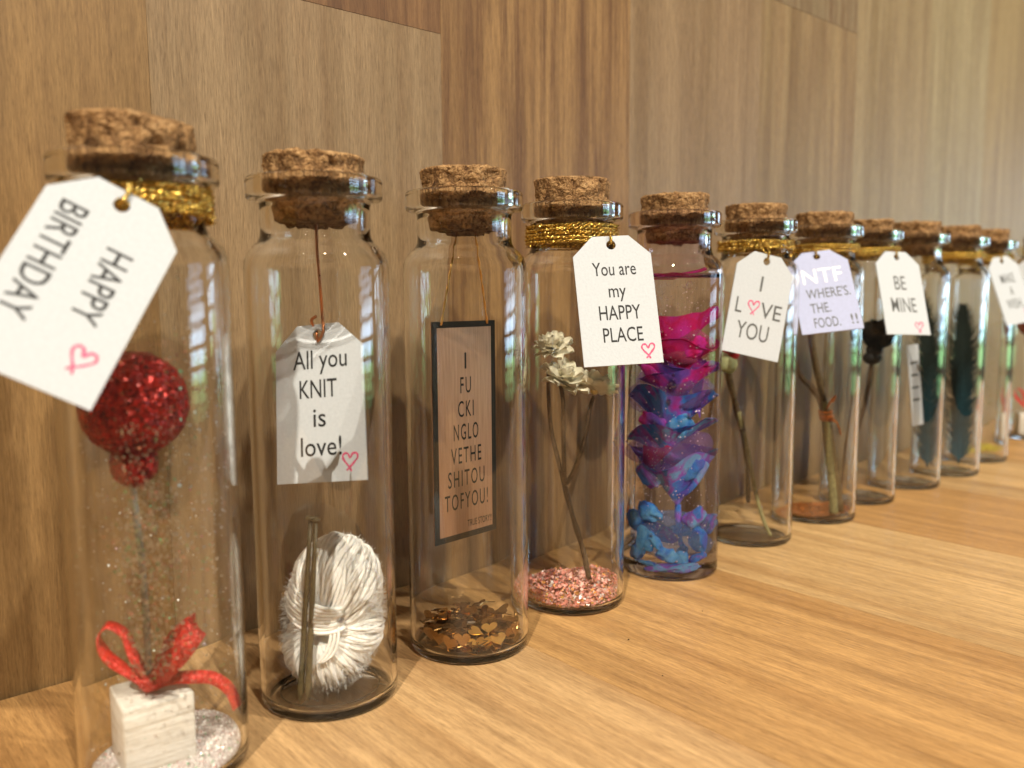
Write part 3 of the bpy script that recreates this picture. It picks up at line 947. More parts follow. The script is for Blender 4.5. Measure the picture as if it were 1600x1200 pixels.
def heap(rmax, fn, rings=22, seg=72):
    prof = []
    v, f = [], []
    v.append((0, 0, fn(0, 0)))
    for i in range(1, rings + 1):
        r = rmax * i / rings
        for k in range(seg):
            a = 2 * PI * k / seg
            x, y = r * math.cos(a), r * math.sin(a)
            v.append((x, y, fn(x, y)))
    for k in range(seg):
        f.append((0, 1 + k, 1 + (k + 1) % seg))
    for i in range(rings - 1):
        a, b = 1 + i * seg, 1 + (i + 1) * seg
        for k in range(seg):
            k2 = (k + 1) % seg
            f.append((a + k, b + k, b + k2, a + k2))
    return v, f
def flake(c, nrm, r, n=6, rot=0.0):
    nrm = Vector(nrm).normalized()
    u = nrm.orthogonal().normalized()
    w = nrm.cross(u)
    v = [tuple(Vector(c) + (u * math.cos(2 * PI * k / n + rot) + w * math.sin(2 * PI * k / n + rot)) * r) for k in range(n)]
    return v, [tuple(range(n))]
def multi(parts_by_mat):
    V, F, fm, mats = [], [], [], []
    for mi, (m, parts) in enumerate(parts_by_mat):
        mats.append(M[m])
        v, f = join(*parts)
        o = len(V)
        V += v
        F += [tuple(i + o for i in q) for q in f]
        fm += [mi] * len(f)
    return (V, F), mats, fm

loc1, rz1 = inside(0)
def powz(x, y):
    r = math.hypot(x, y)
    return 0.15 + 1.0 * max(0, 1 - r / 16) + 3.4 * max(0, (x * 0.75 + y * 0.55 - 1.5) / 13) + 0.5 * noise3((x, y, 0), 0.35, 3) * (r < 13) + 0.25 * noise3((x, y, 0), 1.2, 6)
o = obj('glitter_powder', heap(13.1, lambda x, y: max(0.06, powz(x, y))), M['powder']); place(o, loc1, rz1)
tag(o, 'pale pinkish glitter powder heaped round the gift box in the nearest bottle', 'glitter', None, 'stuff')
psets = {'speck_white': [], 'speck_green': [], 'speck_pink': []}
for k in range(2200):
    r = 12.9 * math.sqrt(rnd()); a = rnd() * 2 * PI
    x, y_ = r * math.cos(a), r * math.sin(a)
    q = rnd()
    psets['speck_white' if q < 0.8 else 'speck_green' if q < 0.88 else 'speck_pink'].append(flake((x, y_, max(0.06, powz(x, y_)) + uni(0.02, 0.25)), (uni(-1, 1), uni(-1.2, 0.6), uni(0.1, 1)), uni(0.10, 0.26), 5, rnd() * 6))
vf, mats, fm = multi(list(psets.items()))
o = obj('powder_flakes', vf, None, None, False, mats=mats, fmat=fm); place(o, loc1, rz1)
tag(o, 'coarser white and iridescent flakes lying on the pale powder in the nearest bottle', 'glitter', None, 'stuff')
sets = {'speck_white': [], 'speck_green': [], 'speck_pink': []}
def speck_on_glass(x, z, front=True, rr=13.62):
    x = max(-rr * 0.99, min(rr * 0.99, x))
    y = math.sqrt(max(0.0, rr * rr - x * x)) * (-1 if front else 1)
    q = rnd()
    m = 'speck_white' if q < 0.72 else ('speck_green' if q < 0.85 else 'speck_pink')
    sets[m].append(flake((x, y, z), (x + uni(-6, 6), y + uni(-6, 6), uni(-6, 6)), uni(0.09, 0.17) + 0.16 * rnd() ** 4, 5, rnd() * 6))
for k in range(1500):
    speck_on_glass(random.gauss(-1.2, 2.6), uni(22, 56) if rnd() < 0.75 else uni(40, 66))
for k in range(420):
    speck_on_glass(uni(3, 13.2), uni(14, 82))
for k in range(200):
    speck_on_glass(uni(-13, 13), uni(5, 90))
for k in range(260):
    speck_on_glass(uni(-12, 13), uni(8, 60), False)
vf, mats, fm = multi(list(sets.items()))
o = obj('glitter_specks', vf, None, None, False, mats=mats, fmat=fm); place(o, loc1, rz1)
tag(o, 'fine glitter specks clinging to the inside of the nearest bottle', 'glitter', None, 'stuff')

# ------------------------------------------------------------------ bottle 2: yarn, needles, wires
loc2, rz2 = inside(1)
w = thing('hook_wire', 'brown wire hook from the cork holding the knit tag', 'wire', (BOT[1][0], BOT[1][1], 79.0), rz2)
RI = Matrix.Rotation(-rz2, 3, 'Z')
hl = RI @ Vector((H2[0] - BOT[1][0], H2[1] - BOT[1][1], 0))
hx, hy = hl.x, hl.y
obj('hook', tube(catmull([(0.1, 0.3, 24.5), (0.1, 0.2, 19.5), (0.5, 0.3, 11.5), (0.75, hy, 5.0), (0.85, hy - 0.9, 1.4), (hx + 0.1, hy - 0.9, -0.6), (hx - 0.15, hy + 0.4, -0.2), (hx - 0.3, hy + 1.3, 1.4), (hx - 1.2, hy + 0.7, 3.6), (hx - 0.2, hy - 0.2, 4.6)], 8), 0.34, 8), M['copper_wire'], w)
y = thing('yarn_skein', 'fluffy white yarn skein standing in the second bottle', 'yarn', loc2, rz2)
# core and strands of the bound hank: long axis leans right; a band ties it low on the left
YC = Vector((1.2, 0.6, 16.6))
ax = Vector((0.16, 0, 0.99)).normalized()      # long axis
sx_ = Vector((0.99, 0, -0.16))
def ysurf(u_, w_):
    """point on the hank's skin for plane coordinates u (side) and w (along), in mm"""
    aa, bb, dd = 10.0, 16.6, 8.6
    q = (u_ / aa) ** 2 + (w_ / bb) ** 2
    dep = dd * math.sqrt(max(0.0, 1 - min(1, q)))
    p = YC + sx_ * u_ + ax * w_
    return Vector((p.x, p.y - dep, p.z)), q
def waist(u_, w_):
    # the band at w=1.5 pulls the hank in a little
    return 1 - 0.10 * math.exp(-((w_ - 0.5) / 2.6) ** 2)
def lobe(c, rad, pole, n, r0, shrink, t0=0.10, t1=2.75):
    p = Vector(pole).normalized()
    u = p.cross(Vector((0.2, 0.1, 1))).normalized()
    w_ = p.cross(u)
    for k in range(n):
        ph = 2 * PI * (k + uni(-0.35, 0.35)) / n
        js = uni(-0.012, 0.018)
        a1, a2, a3 = rnd() * 6.28, uni(0.04, 0.12), uni(-0.25, 0.25)
        pts = []
        for q in range(30):
            t = t0 + (t1 - t0) * q / 29
            f_ = ph + a2 * math.sin(2.2 * t + a1) + a3 * (t - 0.5) * 0.5
            d = p * math.cos(t) + (u * math.cos(f_) + w_ * math.sin(f_)) * math.sin(t)
            k_ = shrink + js + 0.02 * math.sin(5 * t + a1) - 0.16 * math.exp(-(t / 0.35) ** 2)
            pts.append(Vector((c[0] + d.x * rad[0] * k_, c[1] + d.y * rad[1] * k_, max(0.5, c[2] + d.z * rad[2] * k_))))
        strands.append(tube(pts, r0 * uni(0.85, 1.15), 6))
UP, LO, RI_ = (2.2, 0.8, 22.2), (-0.4, 0.8, 9.6), (4.6, 0.6, 13.6)
obj('core', sphere(UP, 1.0, 32, 20, (8.6, 7.4, 10.2)), M['yarn'], y)
obj('core', sphere(LO, 1.0, 32, 20, (8.2, 7.4, 8.2)), M['yarn'], y)
obj('core', sphere(RI_, 1.0, 32, 20, (6.2, 6.2, 6.6)), M['yarn'], y)
strands = []
for nn, rr, sh in ((58, 0.52, 0.995), (56, 0.52, 0.955), (44, 0.40, 1.025)):
    lobe(UP, (9.4, 8.3, 11.3), (-0.42, -0.72, -0.62), nn, rr, sh)
    lobe(LO, (9.0, 8.3, 9.1), (-0.20, -0.80, 0.55), nn, rr, sh)
    lobe(RI_, (7.2, 7.2, 7.6), (-0.80, -0.60, 0.16), int(nn * 0.8), rr, sh)
# band wrapped round the waist over the needles' foot
for k in range(8):
    st_ = uni(0.6, 2.2)
    w0 = 6.6 - 0.95 * k
    pts = []
    for s in range(20):
        uu = st_ - 11.4 * s / 19
        ww = w0 * (0.62 + 0.38 * s / 19) - 1.2 * math.sin(s / 19 * PI)
        p, q = ysurf(uu, ww)
        pts.append(p + Vector((-0.3 * max(0, -uu / 10), -1.2 + 1.1 * (s / 19) ** 3 + 1.6 * math.exp(-s / 1.6) + 0.3 * noise.noise(Vector((s * 0.3, k, 7))), 0.0)))
    strands.append(tube(pts, 0.52, 6))
for k in range(3):
    strands.append(tube(catmull([(0.0 + 0.9 * k, -8.4, 18.2), (0.3 + 0.8 * k, -9.1 - 0.1 * k, 14.8), (-0.9 + 0.9 * k, -9.2, 11.4), (-2.4 + 0.5 * k, -8.9, 9.4)], 6), 0.36, 6))
o = obj('strands', join(*strands), M['yarn'], y); o['kind'] = 'stuff'
fz = []
for k in range(3200):
    a = rnd() * 2 * PI
    rr = math.sqrt(uni(0.2, 1.03)) if k % 3 else uni(0.93, 1.02)
    p, q = ysurf(10.2 * rr * math.cos(a), 16.8 * rr * math.sin(a))
    d = Vector((math.cos(a) * rr + uni(-0.5, 0.5), uni(-0.9, 0.1), math.sin(a) * rr + uni(-0.5, 0.5))).normalized()
    e = d.cross(Vector((uni(-1, 1), uni(-1, 1), uni(-1, 1)))).normalized()
    l_ = uni(0.9, 2.3)
    fz.append(tube([p - d * 0.2, p + d * l_ * 0.5 + e * 0.15, p + d * l_ * 0.85 + e * 0.55 * l_ * 0.5], 0.035, 3, cap=False))
o = obj('fuzz', join(*fz), M['yarn'], y); o['kind'] = 'stuff'
for k, (xa, xb, dy, lab) in enumerate(((-3.0, -6.2, 0.0, 'left knitting needle'), (-1.9, -4.7, -0.5, 'right knitting needle'))):
    nd = thing('knitting_needle', lab.replace('knitting needle', 'olive wooden knitting needle of the pair stuck through the yarn'), 'needle', loc2, rz2, 'pair of small knitting needles')
    top = Vector((xa, -5.4 + dy, 39.6 - 0.4 * k)); bot_ = Vector((xb, -9.7 + dy, 1.4 + 0.3 * k))
    obj('shaft', tube([top.lerp(bot_, t) for t in (0, .2, .4, .6, .8, .93, 1.0)], lambda t: 0.48 + 0.24 * min(1, t * 1.3) - (0.6 * max(0, (t - 0.88) / 0.12)), 8), M['needle'], nd)
    d = (top - bot_).normalized()
    obj('head', tube([top - d * 0.1, top + d * 0.5], 1.15 if k == 0 else 0.95, 12), M['needle'], nd)
wl = []
for k in range(60):
    a = 2 * PI * k / 60 + 0.6
    if 0.82 > k / 60 > 0.78: continue
    wl.append(Vector((10.6 * math.cos(a), 10.6 * math.sin(a), 0.45 + 0.1 * math.sin(3 * a))))
o = obj('wire_ring', join(tube(wl, 0.17, 6, cap=True), tube(catmull([(-7.4, -7.4, 0.5), (-6.0, -9.0, 0.6), (-4.6, -8.4, 1.5), (-3.9, -7.0, 1.0), (-2.6, -7.6, 0.5)], 5), 0.17, 6),
        tube(catmull([(9.0, -3.6, 0.5), (10.2, -4.4, 1.4), (11.6, -4.6, 0.9)], 5), 0.17, 6)), M['dark_wire']); place(o, loc2, rz2)
tag(o, 'thin dark wire ring lying on the floor of the yarn bottle', 'wire')

# ------------------------------------------------------------------ bottle 3: copper card and gold hearts
b3 = Vector((BOT[2][0], BOT[2][1], 0))
TL, TR, BR, BL = [Vector(p) for p in ((-9.0, 1.6, 81.4), (12.17, 3.12, 81.4), (12.2, 3.14, 26.4), (-8.97, 1.62, 26.4))]
xa = (TR - TL).normalized()
za = Vector((0, 0, 1))
ya = za.cross(xa)
cen = (TL + TR + BR + BL) / 4
CW, CH = 21.2, 55.0
m = Matrix(((xa.x, ya.x, za.x), (xa.y, ya.y, za.y), (xa.z, ya.z, za.z))).to_4x4()
m.translation = (b3 + cen) * MM
card = thing('hanging_card', 'copper coloured card with black border hanging in the third bottle', 'card', None, mat=m)
obj('card', plate_with_hole([(-CW / 2, CH / 2), (-CW / 2, -CH / 2), (CW / 2, -CH / 2), (CW / 2, CH / 2)], None, 0.5), M['copper_card'], card, smooth=False)
bw = 1.5
e = 0.012
bord = [box(-CW / 2 - .02, -CW / 2 + bw, -0.03, 0.2, -CH / 2 - .02, CH / 2 + .02), box(CW / 2 - bw, CW / 2 + .02, -0.03, 0.2, -CH / 2 - .02, CH / 2 + .02),
        box(-CW / 2 + bw, CW / 2 - bw, -0.03, 0.2, CH / 2 - bw, CH / 2 + .02), box(-CW / 2 + bw, CW / 2 - bw, -0.03, 0.2, -CH / 2 - .02, -CH / 2 + bw)]
obj('border', join(*bord), M['black_edge'], card, smooth=False)
rows = [('I', None, 17.7), ('FU', 3.6, 11.6), ('CKI', 5.3, 5.6), ('NGLO', 8.4, -0.2), ('VETHE', 10.3, -6.1), ('SHITOU', 12.5, -11.9), ('TOFYOU!', 14.8, -17.7)]
for s, wd_, z in rows:
    obj('lettering', xf(text_flat(s, 4.0, wd_, space=1.25), Matrix.Translation((0.0, -0.04, z))), M['black_edge'], card, smooth=False)
obj('lettering', xf(text_flat('TRUE STORY!!', 1.7, 8.6), Matrix.Translation((CW / 2 - bw - 4.7, -0.04, -23.9))), M['black_edge'], card, smooth=False)
thr = []
RI3 = Matrix.Rotation(-RZ[2], 3, 'Z')
for (tx, cx_) in ((-1.9, TL.lerp(TR, 0.13)), (2.6, TL.lerp(TR, 0.86))):
    e_ = b3 + cx_ + Vector((0, 0, -0.8)) + Vector((ya.x, ya.y, 0)) * -0.2
    rloc = Matrix.Rotation(RZ[2], 3, 'Z') @ Vector((tx, 0.5, 102.8))
    s_ = b3 + Vector((rloc.x, rloc.y, 102.8))
    base = [s_.lerp(e_, t / 24) for t in range(25)]
    for ph in (0, PI):
        thr.append(tube([p - b3 + Vector((0.16 * math.cos(k * 0.8 + ph), 0.16 * math.sin(k * 0.8 + ph), 0)) for k, p in enumerate(base)], 0.17, 5))
o = obj('gold_thread', join(*thr), M['gold_thread']); place(o, (b3.x, b3.y, 0))
tag(o, 'thin gold thread holding up the copper card under the cork', 'thread')

def heart_plate(size, thick):
    P = []
    for k in range(22):
        t = 2 * PI * k / 22
        P.append((size / 34 * 16 * math.sin(t) ** 3, size / 34 * (13 * math.cos(t) - 5 * math.cos(2 * t) - 2 * math.cos(3 * t) - math.cos(4 * t))))
    n = len(P)
    v = [(a, b, 0) for a, b in P] + [(a, b, thick) for a, b in P]
    f = [tuple(reversed(range(n))), tuple(range(n, 2 * n))] + [(k, (k + 1) % n, n + (k + 1) % n, n + k) for k in range(n)]
    return v, f
loc3, rz3 = inside(2)
hp = heart_plate(4.3, 0.18)
hproto = None
_t = obj('gold_heart', hp, M['heart_gold'], None, False)
gold_me = _t.data
bpy.data.objects.remove(_t)
R3 = Matrix.Rotation(rz3, 3, 'Z')
def put_heart(p, rx, ry, rzz, lab='gold heart sequin, darkened in colour for shade, lying in the jumbled heap under the copper card'):
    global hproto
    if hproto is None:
        o = obj('gold_heart', hp, M['heart_gold_shade'], None, False)
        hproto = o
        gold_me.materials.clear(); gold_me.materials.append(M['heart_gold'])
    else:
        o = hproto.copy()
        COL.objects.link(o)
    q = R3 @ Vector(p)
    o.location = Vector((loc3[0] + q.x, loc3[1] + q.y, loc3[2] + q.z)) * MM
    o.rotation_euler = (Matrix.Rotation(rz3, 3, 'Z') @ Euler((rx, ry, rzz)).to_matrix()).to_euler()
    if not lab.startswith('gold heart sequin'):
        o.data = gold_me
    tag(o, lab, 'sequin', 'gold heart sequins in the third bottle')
for k in range(165):
    r = 11.4 * math.sqrt(rnd()); a = rnd() * 2 * PI
    x, y_ = r * math.cos(a), r * math.sin(a)
    z = 0.4 + 3.3 * rnd() + 1.8 * max(0, y_ / 11) + 0.7 * max(0, r / 11 - 0.5)
    if y_ < -7: z = min(z, 2.0)
    put_heart((x, y_, z), uni(-0.45, 0.45) + 0.25 * y_ / 11, uni(-0.4, 0.4), rnd() * 6.28)
for (x, y_, z, rx, ry, rzz, lab) in ((-0.2, -10.2, 2.3, 0.42, -0.12, 0.35, 'bright gold heart sequin at the very front of the heap'), (3.2, -9.4, 2.7, 0.35, -0.15, -0.5, 'pale shining heart sequin just right of the front one'),
        (6.8, -8.2, 2.8, 0.5, -0.22, 0.2, 'orange gold heart sequin tilted up near the front right of the heap'), (1.4, -6.6, 4.2, 0.3, -0.1, 1.2, 'bright gold sequin lying behind the two front ones'),
        (4.8, -5.4, 4.6, 0.38, -0.2, -0.2, 'topmost gold heart sequin right of the heap middle'), (-4.6, -9.2, 2.1, 0.5, 0.2, 2.0, 'gold heart sequin at the front left of the heap')):
    put_heart((x, y_, z), rx, ry, rzz, lab)
for k in range(9):
    a = math.radians(-38 + 12 * k) if k < 5 else math.radians(150 + 14 * k)
    put_heart((12.2 * math.cos(a), 12.2 * math.sin(a), 3.2 + rnd() * 1.4), PI / 2 + uni(-0.25, 0.25), uni(-0.3, 0.3), a + PI / 2,
              'gold heart sequin standing on edge against the right side of the glass' if k < 5 else 'gold heart sequin standing on edge against the left side of the glass')

# ------------------------------------------------------------------ bottle 4: dried flowers
loc4, rz4 = inside(3)
fl = thing('dried_flower_sprig', 'three cream dried flowers on one branching brown stem', 'flower', loc4, rz4)
J = (-2.0, 0, 31.8)
obj('stem', tube(catmull([J, (0.6, 0.3, 22), (3.2, 0.6, 13.4), (5.2, 0.9, 4.2)], 6), lambda t: 0.78 + 0.1 * math.sin(t * 17), 9), M['stem'], fl)
obj('stem', tube(catmull([(-6.6, 0.4, 64), (-6.6, 0.4, 58), (-5.7, 0.3, 47.5), (-3.4, 0.1, 37.5), J], 6), lambda t: 0.55 + 0.2 * t, 8), M['stem'], fl)
obj('stem', tube(catmull([(-3.0, -0.6, 60.5), (-2.4, -0.4, 56), (-2.3, -0.2, 45), J], 6), lambda t: 0.62 + 0.1 * t, 8), M['stem'], fl)
obj('stem', tube(catmull([(6.2, 0.0, 57.5), (5.2, 0, 54), (3.4, 0, 44), (0.4, 0, 35.4), J], 6), lambda t: 0.55 + 0.2 * t, 8), M['stem'], fl)
def petal_mesh(L_, W_, cup, tipn=5):
    v, f = [], []
    nu, nv = 4, tipn
    for j in range(nv + 1):
        t = j / nv
        wd_ = W_ * (math.sin(PI * (0.12 + 0.80 * t)) ** 0.8) * (1 if t < 0.98 else 0.5)
        for i in range(nu + 1):
            s = i / nu * 2 - 1
            v.append((s * wd_ / 2, t * L_ - 0.25 * L_ * 0.2 * s * s, cup * L_ * t * t + 0.12 * W_ * s * s + 0.05 * L_ * math.sin(4 * t + 2 * s)))
    for j in range(nv):
        for i in range(nu):
            a = j * (nu + 1) + i
            f.append((a, a + 1, a + nu + 2, a + nu + 1))
    n = len(v)
    v2 = [(p[0], p[1], p[2] - 0.12) for p in v]
    f2 = [tuple(reversed([i + n for i in q])) for q in f]
    return v + v2, f + f2
pets = {}
def petal_obj(key, vf, mat, parent):
    if key not in pets:
        o = obj('petal', vf(), mat, parent)
        pets[key] = o
        return o
    o = pets[key].copy()
    COL.objects.link(o)
    o.parent = parent
    return o
def bloom(parent, c, tilt, size, whorls, key, mat, core, core_size=1.0):
    fo = obj('flower', sphere((0, 0, 0.6), core_size, 12, 8, (1, 1, 0.9)), core, parent)
    fo.location = Vector(c) * MM
    fo.rotation_euler = tilt
    fo.scale = (size, size, size)
    for (n, ang, L_, W_, cup) in whorls:
        ph = rnd() * 6.28
        for k in range(n):
            p = petal_obj(key + str(L_), lambda: petal_mesh(L_, W_, cup), mat, fo)
            p.rotation_euler = Euler((math.radians(ang) + uni(-0.12, 0.12), uni(-0.15, 0.15), ph + 2 * PI * k / n + uni(-0.1, 0.1)), 'XYZ')
            p.location = Vector((0, 0, 0.5 + 0.012 * ang)) * MM
            s = uni(0.88, 1.1)
            p.scale = (s, s, s)
    return fo
WH = [(9, 4, 5.4, 3.1, 0.10), (9, 20, 5.0, 3.0, 0.14), (7, 40, 4.1, 2.7, 0.18), (5, 62, 3.0, 2.2, 0.2)]
bloom(fl, (-5.2, 0.6, 70.0), (0.40, -0.25, 0.3), 1.2, WH, 'c', M['cream'], M['cream_core'])
bloom(fl, (-2.6, -1.6, 61.2), (0.52, -0.1, 1.0), 1.45, WH, 'c', M['cream'], M['cream_core'])
bloom(fl, (6.2, -1.0, 58.6), (0.45, 0.2, 2.0), 1.3, WH, 'c', M['cream'], M['cream_core'])
sets = {'flake_pink': [], 'flake_rose': [], 'flake_orange': [], 'flake_gold': [], 'speck_white': []}
for k in range(3600):
    r = 13.1 * math.sqrt(rnd()); a = rnd() * 2 * PI
    if rnd() < 0.5: r = uni(12.2, 13.3)
    x, y_ = r * math.cos(a), r * math.sin(a)
    top = 3.3 + 1.3 * noise3((x, y_, 0), 0.22, 4) + 1.4 * max(0, x / 13) + 0.5
    z = 0.25 + max(0.2, top) * (rnd() ** 0.6)
    q = rnd()
    mname = 'flake_pink' if q < 0.42 else 'flake_rose' if q < 0.80 else 'flake_orange' if q < 0.90 else 'speck_white' if q < 0.965 else 'flake_gold'
    rr = uni(0.22, 0.6) if mname not in ('flake_gold',) else uni(0.3, 0.55)
    if r + rr > 13.4: r_ = 13.4 - rr; x, y_ = x * r_ / r, y_ * r_ / r
    nrm = (x + uni(-8, 8), y_ + uni(-8, 8), uni(-9, 12)) if r > 11.5 else (uni(-1, 1), uni(-1, 1), uni(0.2, 1.5))
    sets[mname].append(flake((x, y_, z), nrm, rr, 6, rnd() * 6))
vf, mats, fm = multi(list(sets.items()))
o = obj('glitter_flakes', vf, None, None, False, mats=mats, fmat=fm); place(o, loc4, rz4)
tag(o, 'pink and gold flakes round the foot of the dried flowers', 'glitter', None, 'stuff')

# ------------------------------------------------------------------ bottle 5: gel with coloured swirls
loc5, rz5 = inside(4)
gel = thing('gel_filling', 'clear gel with pink, purple and blue swirls filling the fifth bottle', 'gel', (loc5[0], loc5[1], 1.4), rz5)
gel.scale = (0.76, 0.76, 1)      # the filled bottle magnifies sideways, so the pieces themselves are slimmer
def funnel(z_rim, z_ap, ax_, ay_, seed, r=13.3, a0=0.0, a1=2 * PI, wave=2.2, power=1.0, rim_th=0.35, lobes=3):
    """hanging cone of coloured gel: wavy rim on the glass, apex inside"""
    v, f = [], []
    na, nr = 64, 14
    full = abs(a1 - a0 - 2 * PI) < 1e-3
    for j in range(nr + 1):
        t = j / nr
        for i in range(na + 1):
            a = a0 + (a1 - a0) * i / na
            rr = r * t
            zz = z_ap + (z_rim - z_ap) * (t ** power)
            wv = wave * (0.6 * math.sin(lobes * a + seed) + 0.5 * math.sin(2 * a + 2 * seed)) + 0.9 * noise.noise(Vector((math.cos(a) * 2 + seed, math.sin(a) * 2, t * 2)))
            zz += wv * t * t + rr * (0.20 * math.sin(seed * 5.0) * math.cos(a) + 0.16 * math.cos(seed * 3.0) * math.sin(a))
            x = ax_ * (1 - t) + rr * math.cos(a); y_ = ay_ * (1 - t) + rr * math.sin(a)
            k = 13.35 / max(13.35, math.hypot(x, y_))
            v.append((x * k, y_ * k, zz))
    for j in range(nr):
        for i in range(na):
            a = j * (na + 1) + i
            f.append((a, a + 1, a + na + 2, a + na + 1))
    # underside gives the sheet its thickness
    n = len(v)
    v2 = []
    for j in range(nr + 1):
        for i in range(na + 1):
            p = v[j * (na + 1) + i]
            t = j / nr
            v2.append((p[0] * 0.985, p[1] * 0.985, p[2] - rim_th * (0.6 + 0.6 * (1 - t))))
    f2 = [tuple(reversed([q + n for q in face])) for face in f]
    f3 = []
    for i in range(na):
        a = nr * (na + 1) + i
        f3.append((a + 1, a, a + n, a + n + 1))
    return v + v2, f + f2 + f3
obj('swirl', funnel(92.0, 90.8, 0, 0, 0.5, wave=0.9, rim_th=0.5), M['sw_pink'], gel)
obj('swirl', funnel(78.6, 65.2, 1.2, -6.0, 1.4, wave=1.8, power=0.85, a0=math.radians(-125), a1=math.radians(120)), M['sw_pink'], gel)
obj('swirl', funnel(66.0, 56.6, -1.0, -5.0, 2.0, wave=2.0, power=0.9), M['sw_magenta'], gel)
obj('swirl', funnel(55.0, 40.6, 0.2, -6.5, 3.1, wave=2.6, power=0.8, a0=math.radians(-180), a1=math.radians(60)), M['sw_navy'], gel)
obj('swirl', funnel(59.0, 48.0, 9.0, -4.0, 6.2, r=9, wave=2.5, power=0.7, a0=math.radians(-80), a1=math.radians(70)), M['sw_magenta'], gel)
obj('swirl', funnel(62.0, 51.5, 3.0, -7.0, 7.7, wave=1.8, power=0.6, a0=math.radians(-150), a1=math.radians(80)), M['sw_magenta'], gel)
obj('swirl', funnel(45.0, 33.5, -3.0, -5.0, 9.1, wave=2.2, power=0.6, a0=math.radians(170), a1=math.radians(380)), M['sw_purple'], gel)
obj('swirl', funnel(71.0, 60.5, 4.0, -3.0, 5.7, wave=1.6, power=0.6), M['sw_pink'], gel)
obj('swirl', funnel(36.6, 20.2, 2.4, -5.5, 4.4, wave=2.6, power=0.85), M['sw_purple'], gel)
obj('swirl', funnel(38.5, 27.0, -9.0, -3.0, 1.2, r=8, wave=1.5, power=0.8, a0=math.radians(130), a1=math.radians(275)), M['sw_pink'], gel)
obj('strand', tube(catmull([(2.4, -5.5, 21.0), (2.6, -6, 16), (3.2, -6.5, 12), (3.7, -7, 9), (5.5, -7.0, 6.5)], 6), lambda t: 1.0 - 0.3 * t + 0.15 * math.sin(9 * t), 10), M['sw_purple'], gel)
obj('strand', tube(catmull([(2.6, -7.5, 24.0), (5.5, -8.5, 25.5), (9, -8, 29.0), (12, -5.4, 34)], 6), lambda t: 0.8 + 0.5 * t, 10), M['sw_purple'], gel)
def cloud_mat(name, col):
    m, nt, out = new_mat(name)
    n = noise_(nt, objcoord(nt), 260, 3)
    tr = N(nt, 'ShaderNodeBsdfTransparent'); L(nt, ramp(nt, n, [(0.3, tuple(0.62 + 0.37 * x for x in col)), (0.7, tuple(0.85 + 0.15 * x for x in col))]), tr.inputs['Color'])
    d = N(nt, 'ShaderNodeBsdfDiffuse', Color=col + (1,))
    mx = nt.nodes.new('ShaderNodeMixShader'); mx.inputs[0].default_value = 0.16
    L(nt, tr.outputs[0], mx.inputs[1]); L(nt, d.outputs[0], mx.inputs[2]); L(nt, mx.outputs[0], out.inputs['Surface'])
    return m
M['cl_pink'] = cloud_mat('pink_haze_gel', (0.9, 0.25, 0.5))
M['cl_purple'] = cloud_mat('purple_haze_gel', (0.5, 0.3, 0.8))
M['cl_blue'] = cloud_mat('blue_haze_gel', (0.3, 0.5, 0.95))
def blob(c, sx, sy, sz, seed, mname, rot=(0, 0, 0)):
    vf = sphere((0, 0, 0), 1.0, 36, 24, (sx, sy, sz), lambda p: 1 + 0.42 * noise3(p, 1.4, seed) + 0.15 * noise3(p, 3.5, seed))
    m_ = Matrix.Translation(Vector(c)) @ Euler(rot).to_matrix().to_4x4()
    v, f = xf(vf, m_)
    out = []
    for p in v:
        k = 13.4 / max(13.4, math.hypot(p[0], p[1]))
        out.append((p[0] * k, p[1] * k, max(0.3, p[2])))
    obj('swirl', (out, f), M[mname], gel)
blob((-8.6, -7.5, 9.8), 4.2, 2.0, 3.4, 1, 'sw_blue', (0.2, 0.5, 0.2))
blob((-4.8, -9.0, 9.2), 2.8, 1.4, 1.6, 12, 'sw_blue', (0, 0.7, 0))
blob((4.2, -8.4, 5.0), 2.3, 1.8, 3.3, 3, 'sw_blue')
blob((9.6, -5.0, 9.6), 3.2, 2.2, 3.6, 5, 'sw_blue', (0, -0.3, 0))
blob((5.0, -1.0, 12.6), 4.2, 3.0, 1.8, 15, 'sw_blue')
blob((-3.0, 3.0, 11.0), 5.5, 4.0, 2.4, 21, 'sw_purple', (0.2, 0.3, 0))
blob((8.5, 4.0, 13.5), 4.0, 4.0, 3.0, 22, 'sw_navy', (0.2, -0.3, 0))
blob((-9.5, 1.0, 14.5), 3.0, 4.0, 3.4, 23, 'sw_blue', (0.2, -0.3, 0))
blob((-10.5, -4.0, 5.0), 2.4, 3.0, 3.0, 24, 'sw_blue', (0, 0.4, 0))
blob((1.5, -8.5, 1.4), 9.6, 4.2, 1.5, 7, 'sw_purple', (0, -0.08, 0))
blob((9.0, -6.0, 4.4), 3.4, 2.4, 1.3, 8, 'sw_navy', (0, -0.3, 0))
blob((-7.0, -8.0, 2.2), 3.4, 2.4, 0.8, 9, 'sw_blue', (0, 0.15, 0))
blob((1.5, -1, 71.0), 9.5, 8.0, 6.5, 31, 'cl_pink')
blob((0.5, -1, 55.0), 11.5, 9.0, 7.0, 32, 'cl_purple')
blob((-1.0, -1, 38.0), 12.0, 9.0, 7.5, 33, 'cl_purple')
blob((0.5, -1, 10.0), 12.0, 9.0, 8.0, 34, 'cl_blue')
blob((-7.0, -6.5, 18.5), 4.4, 2.4, 2.6, 41, 'sw_blue', (0, 0.5, 0))
blob((8.0, -6.5, 17.0), 4.0, 2.4, 2.8, 42, 'sw_purple', (0, -0.5, 0))
blob((-1.0, -9.2, 5.6), 3.6, 1.8, 2.2, 43, 'sw_blue', (0, 0.2, 0))
blob((-7.5, -6.8, 29.5), 4.6, 2.2, 2.8, 44, 'sw_purple', (0, 0.6, 0))
blob((-6.0, -7.0, 62.0), 4.8, 2.2, 2.6, 45, 'sw_magenta', (0, 0.5, 0))
